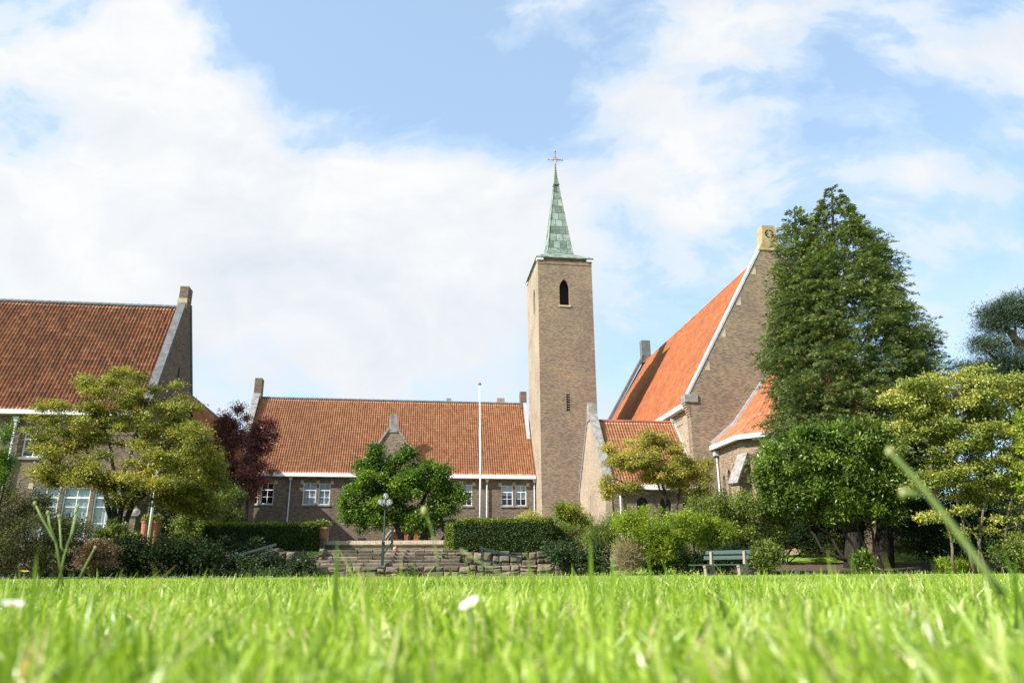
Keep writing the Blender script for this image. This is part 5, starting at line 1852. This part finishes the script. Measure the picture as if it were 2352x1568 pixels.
shrub('shrub', 1835, 1225, 42, 36, 40, 9000, .10, M['lf_dark'], 'dark rounded bush across the path right of the bench', npad=36, rpad=.4)
shrub('shrub', 2200, 1250, 130, 60, 33, 26000, .10, M['lf_dark'], 'deep green thicket under the yellow tree at the right', npad=80, rpad=.55, extra=((2330, 1220, 110, 90), (2110, 1200, 70, 60), (2060, 1180, 50, 50)))
shrub('shrub', 2190, 1302, 40, 14, 27.6, 2500, .08, M['lf_lime'], 'low light green plants at the foot of the yellow tree', npad=12, rpad=.2, stems=False)
shrub('shrub', 1975, 1290, 22, 22, 28.6, 2500, .11, M['lf_laurel'], 'small laurel sprout between the two conifer trunks', npad=10, rpad=.2)
shrub('shrub', 2350, 1285, 70, 40, 26, 6000, .09, M['lf_mid'], 'mid green shrub in the lower right corner behind the lawn', npad=24, rpad=.3)


shrub('shrub', 1840, 1190, 95, 50, 39, 20000, .11, M['lf_dark'], 'dark evergreen bushes behind the laurel stems', npad=60, rpad=.5, extra=((1930, 1210, 80, 45), (1780, 1215, 50, 40)))
shrub('shrub', 1920, 1245, 60, 22, 41, 6000, .10, M['lf_mid'], 'sunlit low green shrub seen between the laurel stems', npad=24, rpad=.35)
shrub('evergreen_tree', 2180, 1110, 140, 110, 38, 62000, .12, M['lf_dark'], 'dark evergreen standing behind the yellow tree', cat='tree', npad=140, rpad=.7, extra=((2330, 1060, 130, 130), (2080, 1200, 70, 80), (2150, 1125, 60, 55), (2130, 1180, 70, 50), (2300, 1200, 160, 80), (2430, 1150, 90, 160)))
shrub('shrub', 1790, 1240, 60, 30, 36, 9000, .10, M['lf_dark'], 'low dark bush in the gap between the bench shrubs and the laurel', npad=34, rpad=.35, extra=((1850, 1250, 50, 22),))
shrub('shrub', 1700, 1292, 90, 22, 28.6, 9000, .09, M['lf_dark'], 'low dark foliage directly behind the bench legs', npad=34, rpad=.3, extra=((1600, 1298, 70, 16), (1480, 1298, 60, 16)), stems=False)
shrub('shrub', 1880, 1262, 60, 14, 37.5, 6000, .09, M['lf_mid'], 'low green plants at the back of the soil bed under the laurel', npad=24, rpad=.25, extra=((2080, 1262, 60, 14),), stems=False)
# distant wood behind the right hand trees
P_ = []
env = [ell(u_, 1228, 90, 62, 52, 3.0) for u_ in range(1760, 2700, 110)]
base = Vector((24, 58, 1))
pads = pads_in(env, 160, 1.3, .8, .3)
o = foliage('distant_trees', pads, 42000, .26, M['lf_dark'], None, .6)
tag(o, 'dark mass of distant woodland behind the right hand trees', None, None, 'stuff')

pads = []
for k in range(150):
    xx = rng.uniform(-19.5, -8.6)
    pads.append((np.array([xx, 27.7 + rng.uniform(0, 1.6), rng.uniform(.05, .22)]), rng.uniform(.2, .4), rng.uniform(.1, .26)))
for k in range(60):
    xx = rng.uniform(9.5, 20)
    pads.append((np.array([xx, 28.2 + rng.uniform(0, .8), rng.uniform(.0, .08)]), rng.uniform(.1, .3), rng.uniform(.05, .12)))
o = foliage('ground_cover', pads, 26000, .075, M['lf_ivy'], None, .7)
tag(o, 'low dark leafy ground cover along the edges of the lawn', None, None, 'stuff')

# --- ivy and hedges


def surf_leaves(name, boxes, dens, size, mat, parent=None, jit=.05, aspect=.6, outw=1.2):
    """leaves over faces: boxes = list of (origin, edge1, edge2, normal)"""
    P, D, Nn, R = [], [], [], []
    for (O, e1, e2, nr) in boxes:
        O, e1, e2, nr = [np.array(q_, float) for q_ in (O, e1, e2, nr)]
        k = int(np.linalg.norm(np.cross(e1, e2)) * dens)
        a_, b_ = rng.random((k, 1)), rng.random((k, 1))
        p = O + e1 * a_ + e2 * b_
        bump_ = (np.sin(p[:, :1] * 9 + p[:, 2:] * 5) + np.sin(p[:, 2:] * 11 - p[:, :1] * 4)) * .5
        p = p + nr * (jit * rng.normal(size=(k, 1)) + jit * .7 * bump_)
        P.append(p)
        D.append(rng.normal(size=(k, 3)) + nr * .5 + np.array([0, 0, .2]))
        Nn.append(nr * outw + rng.normal(size=(k, 3)) * .6)
        R.append(rng.random(k))
    P = np.concatenate(P)
    sz = size * rng.uniform(.6, 1.4, len(P))
    return leaf_obj(name, P, np.concatenate(D), np.concatenate(Nn), sz, sz * aspect, np.concatenate(R), mat, parent)


def hedge(x0, x1, y0, y1, z0, z1, rz, label, ch=.0):
    """hedge with chamfered top edges, rotated about (x0,y0)"""
    e_ = empty('hedge', (x0, y0, 0), rz, label, 'hedge')
    L_ = x1 - x0
    D_ = y1 - y0
    c = .16
    core = MB().prism([(.06, ch + .04, z0), (ch + .04, .06, z0), (L_ - .05, .06, z0), (L_ - .05, D_ - .05, z0), (.06, D_ - .05, z0)], (0, 0, z1 - z0 - .05))
    core.build('branch_core', M['hedge_core'], e_)
    F_ = [((ch, 0, z0), (L_ - ch, 0, 0), (0, 0, z1 - z0 - c), (0, -1, 0)), ((0, ch, z0), (ch, -ch, 0), (0, 0, z1 - z0 - c), (-.7, -.7, 0)), ((.05, ch + .05, z1 - c), (ch, -ch, 0), (c * .6, c * .6, c), (-.5, -.5, .7)), ((0, c, z1), (L_, 0, 0), (0, D_ - c, 0), (0, 0, 1)),
          ((ch, 0, z1 - c), (L_ - ch, 0, 0), (0, c, c), (0, -.7, .7)), ((0, ch, z0), (0, D_ - ch, 0), (0, 0, z1 - z0 - c), (-1, 0, 0)), ((L_, 0, z0), (0, D_, 0), (0, 0, z1 - z0 - c), (1, 0, 0)),
          ((0, ch, z1 - c), (0, D_ - ch, 0), (c, 0, c), (-.7, 0, .7)), ((L_, 0, z1 - c), (0, D_, 0), (-c, 0, c), (.7, 0, .7)), ((0, D_, z0), (L_, 0, 0), (0, 0, z1 - z0), (0, 1, 0))]
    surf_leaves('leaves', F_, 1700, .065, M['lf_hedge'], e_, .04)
    # lime leaves on top and on the sunny end: sunlight put into the leaf colour
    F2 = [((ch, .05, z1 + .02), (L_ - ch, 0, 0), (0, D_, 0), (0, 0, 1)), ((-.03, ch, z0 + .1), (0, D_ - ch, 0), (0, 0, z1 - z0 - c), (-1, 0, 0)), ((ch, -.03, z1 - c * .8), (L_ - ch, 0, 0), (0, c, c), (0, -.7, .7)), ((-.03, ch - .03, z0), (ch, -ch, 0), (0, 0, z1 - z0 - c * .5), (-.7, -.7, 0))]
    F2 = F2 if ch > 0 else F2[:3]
    surf_leaves('sunlit_leaves', F2, 1100, .06, M['lf_lime'], e_, .035, .4)
    return e_


h0, h1 = at(1024, 1200, 33.2), at(1258, 1200, 33.6)
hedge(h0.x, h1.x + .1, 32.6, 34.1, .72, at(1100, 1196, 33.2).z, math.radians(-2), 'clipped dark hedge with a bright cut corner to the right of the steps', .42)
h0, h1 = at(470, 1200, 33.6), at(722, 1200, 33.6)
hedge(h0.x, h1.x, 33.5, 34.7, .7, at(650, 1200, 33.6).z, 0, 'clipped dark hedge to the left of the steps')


def ivy(name, u, v, ru, rv, Y, n, label):
    c = at(u, v, Y)
    d = depth(u, v, Y)
    pads = []
    for k in range(26):
        uu = u + rng.uniform(-1, 1) * ru
        vv = v + rng.uniform(-1, 1) * rv
        p = at(uu, vv, Y + rng.uniform(-.15, .3))
        pads.append((np.array(p) - np.array(c), rng.uniform(.15, .4), rng.uniform(.12, .3)))
    e_ = empty(name, c, 0, label, 'ivy')
    foliage('leaves', pads, n, .075, M['lf_ivy'], e_, .8)
    MB().tube([(-.5, .1, -.2), (0, .05, 0), (.6, .1, .1)], .012, 5).build('stem', M['bark'], e_)
    return e_


ivy('ivy', 625, 1300, 90, 16, 29.4, 12000, 'ivy mound in front of the left retaining wall')
ivy('ivy', 530, 1262, 60, 26, 30.8, 9000, 'ivy climbing behind the left handrail')
ivy('ivy', 1345, 1285, 72, 22, 29.7, 12000, 'ivy hanging over the right end of the stone wall')
ivy('ivy', 1280, 1262, 30, 10, 31.3, 3000, 'ivy trailing at the right end of the right hedge')
ivy('ivy', 930, 1316, 10, 7, 29.6, 400, 'small green plant growing out of the low stone wall')
ivy('ivy', 1018, 1285, 8, 10, 31.4, 500, 'ivy sprig at the left foot of the right hedge')

# ================================================================== GRASS


def blades(n, xf, y0, y1, hmin, hmax, wmin, wmax, seg, yexp=1.0, lean=.35, wfun=None):
    y = y0 + (y1 - y0) * rng.random(n) ** yexp
    x = (rng.random(n) * 2 - 1) * (xf[0] + xf[1] * y)
    h = rng.uniform(hmin, hmax, n) * (1 + .25 * np.sin(x * 9 + y * 3) * np.sin(y * 7))
    wd_ = rng.uniform(wmin, wmax, n)
    az = rng.normal(0, 1.1, n) + 2.6 * np.sin(x * 4.1 + 1.3 * np.sin(y * 3.7)) + 1.7 * np.sin(y * 5.3 - x * 2.0)
    ln = np.abs(rng.normal(0, lean, n))
    ld = np.stack([np.cos(az), np.sin(az), np.zeros(n)], -1)
    fz = rng.random(n) * 2 * PI
    sd = np.stack([np.cos(fz), np.sin(fz), np.zeros(n)], -1) * .5 + np.stack([np.ones(n), np.zeros(n), np.zeros(n)], -1) * .7
    sd = unit(sd)
    b = np.stack([x, y, ground_z(x, y) - .004], -1)
    V = []
    for i in range(seg + 1):
        t = i / seg
        c = b + ld * (ln * h * t * t)[:, None] + np.array([0, 0, 1.0]) * (h * (t - .18 * ln * t * t))[:, None]
        ww = wd_ * (1 - t ** 1.8) * .5 + (.0002)
        V.append(c - sd * ww[:, None])
        V.append(c + sd * ww[:, None])
    V = np.stack(V, 1).reshape(-1, 3)
    k = 2 * (seg + 1)
    f = []
    o_ = np.arange(n) * k
    for i in range(seg):
        f.append(np.stack([o_ + 2 * i, o_ + 2 * i + 1, o_ + 2 * i + 3, o_ + 2 * i + 2], -1))
    f = np.stack(f, 1).reshape(-1, 4)
    patch = .5 + .5 * np.sin(x * 1.3 + 2) * np.sin(y * .9 + x * .4)
    patch = .65 * patch + .35 * (.5 + .5 * np.sin(x * 4.7 - y * 2.1) * np.sin(y * 3.3 + 1))
    r = np.clip(.58 * rng.random(n) + .42 * patch * .9, 0, 1)
    r = np.where(rng.random(n) < .075, rng.uniform(.88, 1, n), r)
    return V, f, np.repeat(r, seg)


parts = [blades(15000, (.35, .85), .34, 2.0, .022, .072, .0036, .0085, 5, 1.0, .85),
         blades(9000, (.35, .85), .34, 2.4, .012, .03, .0025, .005, 2, 1.0, .9),
         blades(50000, (.4, .82), 2.0, 6.0, .022, .066, .005, .010, 3, .8, .7),
         blades(90000, (.6, .80), 6.0, 14.0, .03, .06, .008, .014, 2, .8, .4),
         blades(110000, (1.0, .80), 14.0, 30.0, .03, .06, .018, .03, 1, .75, .35),
         blades(1500, (.3, .75), .55, 3.5, .07, .115, .003, .005, 4, .9, .45),
         blades(700, (.4, .8), 3.5, 12, .08, .15, .005, .008, 3, 1, .4),
         blades(1800, (1., .8), 25.5, 29.0, .08, .22, .012, .02, 2, 1, .4)]
# individual tall blades seen in the photograph: base (u, Y), tip (u, v), width, height from the tip
VV, FF, RR = [], [], []
off = 0
for (V, f, r) in parts:
    VV.append(V)
    FF.append(f + off)
    RR.append(r)
    off += len(V)


def custom_blade(ub, Y, ut, vt, wd_, r, bend=.0, seg=8):
    global off
    tip = at(ut, vt, Y)
    bx_ = (ub - 1176) / 1700.0 * Y / 1.05
    base_ = Vector((bx_, Y, 0))
    V, f = [], []
    for i in range(seg + 1):
        t = i / seg
        c = base_.lerp(tip, t)
        c = c + Vector((bend * math.sin(t * PI), 0, 0))
        ww = wd_ * (1 - t ** 2.2) * .5 + .0002
        V += [(c.x - ww, c.y, c.z), (c.x + ww, c.y + ww * .4, c.z)]
    f = [(2 * i + off, 2 * i + 1 + off, 2 * i + 3 + off, 2 * i + 2 + off) for i in range(seg)]
    VV.append(np.array(V))
    FF.append(np.array(f))
    RR.append(np.full(seg, r))
    off += len(V)


for (ub, Y, ut, vt, wd_, r, bd) in ((775, .62, 772, 1235, .0050, .25, .0), (805, .7, 760, 1360, .0055, .35, .004), (850, .62, 845, 1300, .004, .5, 0), (880, .9, 770, 1250, .003, .6, .0),
                                  (1352, .6, 1352, 1232, .0048, .45, .001), (1400, .6, 1405, 1262, .004, .55, -.001), (1235, .9, 1205, 1262, .004, .4, .002), (1500, .7, 1485, 1270, .004, .35, 0),
                                  (1530, .55, 1420, 1320, .0034, .4, .004), (1565, .8, 1520, 1290, .004, .55, 0), (1690, .55, 1640, 1335, .0042, .12, -.003), (1850, .6, 1800, 1300, .0042, .6, 0),
                                  (90, .6, 82, 1262, .004, .35, 0), (150, .7, 158, 1310, .005, .45, 0), (40, .8, 20, 1330, .005, .5, 0), (500, .9, 520, 1335, .004, .5, 0), (620, .8, 600, 1345, .004, .6, 0),
                                  (960, .6, 948, 1290, .003, .3, 0), (1120, .8, 1058, 1270, .002, .6, .004), (1030, .7, 1043, 1350, .004, .4, 0), (1455, .8, 1475, 1310, .004, .5, 0),
                                  (2300, .6, 2330, 1275, .0045, .25, 0), (2350, .5, 2300, 1260, .004, .3, 0), (2000, .8, 1990, 1350, .004, .6, 0), (2140, .9, 2150, 1345, .004, .5, 0), (1770, .9, 1790, 1330, .003, .4, 0)):
    custom_blade(ub, Y * 1.7, ut, vt, wd_ * 1.9, r, bd)
o = np_mesh('grass', np.concatenate(VV), np.concatenate(FF), np.concatenate(RR), M['grass'])
tag(o, 'bright sunlit lawn grass filling the foreground', None, None, 'stuff')


# --- foreground stalks and daisies
def stalk(name, Y, stems_, label, cat='plant stalk', rad=.0016, head=.0034, heads=True):
    """stems_: list of polylines in pixels at distance Y"""
    first = at(*stems_[0][0], Y)
    e_ = empty(name, (first.x, Y, 0), 0, label, cat)
    m = MB()
    hds = []
    for st_ in stems_:
        pts = [at(u_, v_, Y) - Vector((first.x, Y, 0)) for (u_, v_) in st_]
        n = len(pts)
        m.tube(pts, [rad * (1 - .35 * i / (n - 1)) for i in range(n)], 8)
        c = pts[-1]
        hds.append(MB().sphere(c, head * .8, head * .8, head * 1.2, n=10))
    m.build('stem', M['stalk'], e_, True, uvs=False)
    for hd in (hds if heads else []):
        hd.build('seed_head', M['seed'], e_, True, uvs=False)
    return e_


stalk('seed_stalk', 2.6, [[(128, 1345), (145, 1270), (160, 1225), (172, 1170)], [(150, 1250), (165, 1215), (176, 1160)], [(146, 1262), (138, 1250), (134, 1180)]], 'forked pale green seed stalk with three heads at the left', rad=.0036, head=.0068)
stalk('seed_stalk', 2.0, [[(142, 1340), (126, 1240), (95, 1185), (78, 1150)], [(126, 1240), (112, 1200), (108, 1172)]], 'dark thin stalk bending left behind the forked stalk', rad=.0028, head=.0055)
stalk('seed_stalk', 2.4, [[(178, 1325), (195, 1290), (210, 1262), (216, 1252)]], 'short single seed stalk right of the forked stalk', rad=.0030, head=.0055)
stalk('seed_stalk', .62, [[(2300, 1372), (2256, 1310), (2180, 1205), (2110, 1115), (2060, 1060), (2042, 1042)], [(2108, 1142), (2085, 1136), (2072, 1136)]], 'thick blurred green stalk leaning left across the right side', rad=.0030, head=.0036)
stalk('seed_stalk', 1.1, [[(1005, 1330), (1001, 1270), (985, 1200), (972, 1172)]], 'thin stalk with a fuzzy head in front of the steps', rad=.0012, head=.006)
stalk('seed_stalk', 1.1, [[(1160, 1345), (1150, 1320), (1100, 1290), (1057, 1262)]], 'bare curved stalk in front of the right hedge', rad=.0016, head=.002)


def daisy(u, v, Y, r_, tilt, label, petal='lf_petal', cen='lf_yellow', npet=22, name='daisy', closed=False):
    c = at(u, v, Y)
    e_ = empty(name, (c.x, Y, 0), 0, label, 'flower')
    T = Matrix.Translation((0, 0, c.z)) @ Matrix.Rotation(tilt[0], 4, 'Y') @ Matrix.Rotation(tilt[1], 4, 'X')
    m = MB()
    for k in range(npet):
        a_ = 2 * PI * k / npet
        ca, sa = math.cos(a_), math.sin(a_)
        wv_ = r_ * .13
        up = r_ * (.9 if closed else .18)
        ro = r_ * (.45 if closed else 1)
        pts = [(ca * r_ * .2 - sa * wv_ * .5, sa * r_ * .2 + ca * wv_ * .5, 0), (ca * ro * .75 - sa * wv_, sa * ro * .75 + ca * wv_, up * .6), (ca * ro, sa * ro, up), (ca * ro * .75 + sa * wv_, sa * ro * .75 - ca * wv_, up * .6), (ca * r_ * .2 + sa * wv_ * .5, sa * r_ * .2 - ca * wv_ * .5, 0)]
        m.face([T @ Vector(p) for p in pts], random.random())
    m.build('petals', M[petal], e_, uvs=False)
    d_ = MB().sphere((0, 0, 0), r_ * .3, r_ * .3, r_ * .16, n=12)
    d_.v = [tuple(T @ Vector(p)) for p in d_.v]
    d_.build('centre', M[cen], e_, True, uvs=False)
    MB().tube([(0, 0.004, 0), (0.001, 0.002, c.z * .5), tuple(T @ Vector((0, 0, -.001)))], .0011, 6).build('stem', M['stalk'], e_, True, uvs=False)
    return e_


daisy(1075, 1386, .72, .0105, (math.radians(-28), math.radians(18)), 'white daisy tilted to the left in the middle of the foreground grass')
daisy(24, 1381, .75, .0105, (math.radians(12), math.radians(10)), 'white daisy at the left edge of the foreground grass')
daisy(396, 1482, 1.0, .0042, (.3, .4), 'tiny pinkish white daisy bud low at the left', closed=True)
daisy(53, 1306, 3.2, .017, (.1, .1), 'yellow dandelion flower standing above the grass at the left', 'lf_yellow', 'lf_yellow', 40, 'dandelion')
# scattered small daisies along the far lawn edge
P, D, Nn, R = [], [], [], []
kk = 260
x = np.concatenate([rng.uniform(-17, -7, kk), rng.uniform(-4, 16, 60)])
y = rng.uniform(18, 28.5, len(x))
ctr = np.stack([x, y, ground_z(x, y) + .075], -1)
o_ = []
for k in range(6):
    a_ = 2 * PI * k / 6
    o_.append(np.tile(np.array([math.cos(a_), math.sin(a_), .15]), (len(x), 1)))
D = np.concatenate(o_)
P = np.tile(ctr, (6, 1))
o = leaf_obj('lawn_daisies', P, D, np.tile([0, 0, 1.0], (len(P), 1)) + rng.normal(0, .3, (len(P), 3)), .022, .022, rng.random(len(P)), M['lf_petal'])
tag(o, 'scatter of tiny white daisies along the far edge of the lawn', None, None, 'stuff')

# ------------------------------------------------------------------ groups of repeated things
GR = {'hedge': 'clipped hedges on both sides of the steps', 'handrail': 'green handrails in front of the retaining walls', 'flagpole': 'white flagpoles',
      'urn_planter': 'terracotta urn planters by the left building', 'parked_car': 'cars parked behind the shrubs', 'seed_stalk': 'seed stalks standing in the lawn',
      'daisy': 'daisies in the foreground grass', 'ivy': 'ivy on the stone walls', 'shrub': 'shrubs in the borders', 'stone_retaining_wall': 'dry stone retaining walls'}
for o in bpy.data.objects:
    k_ = o.name.split('.')[0]
    if o.parent is None and k_ in GR and 'label' in o:
        o['group'] = GR[k_]
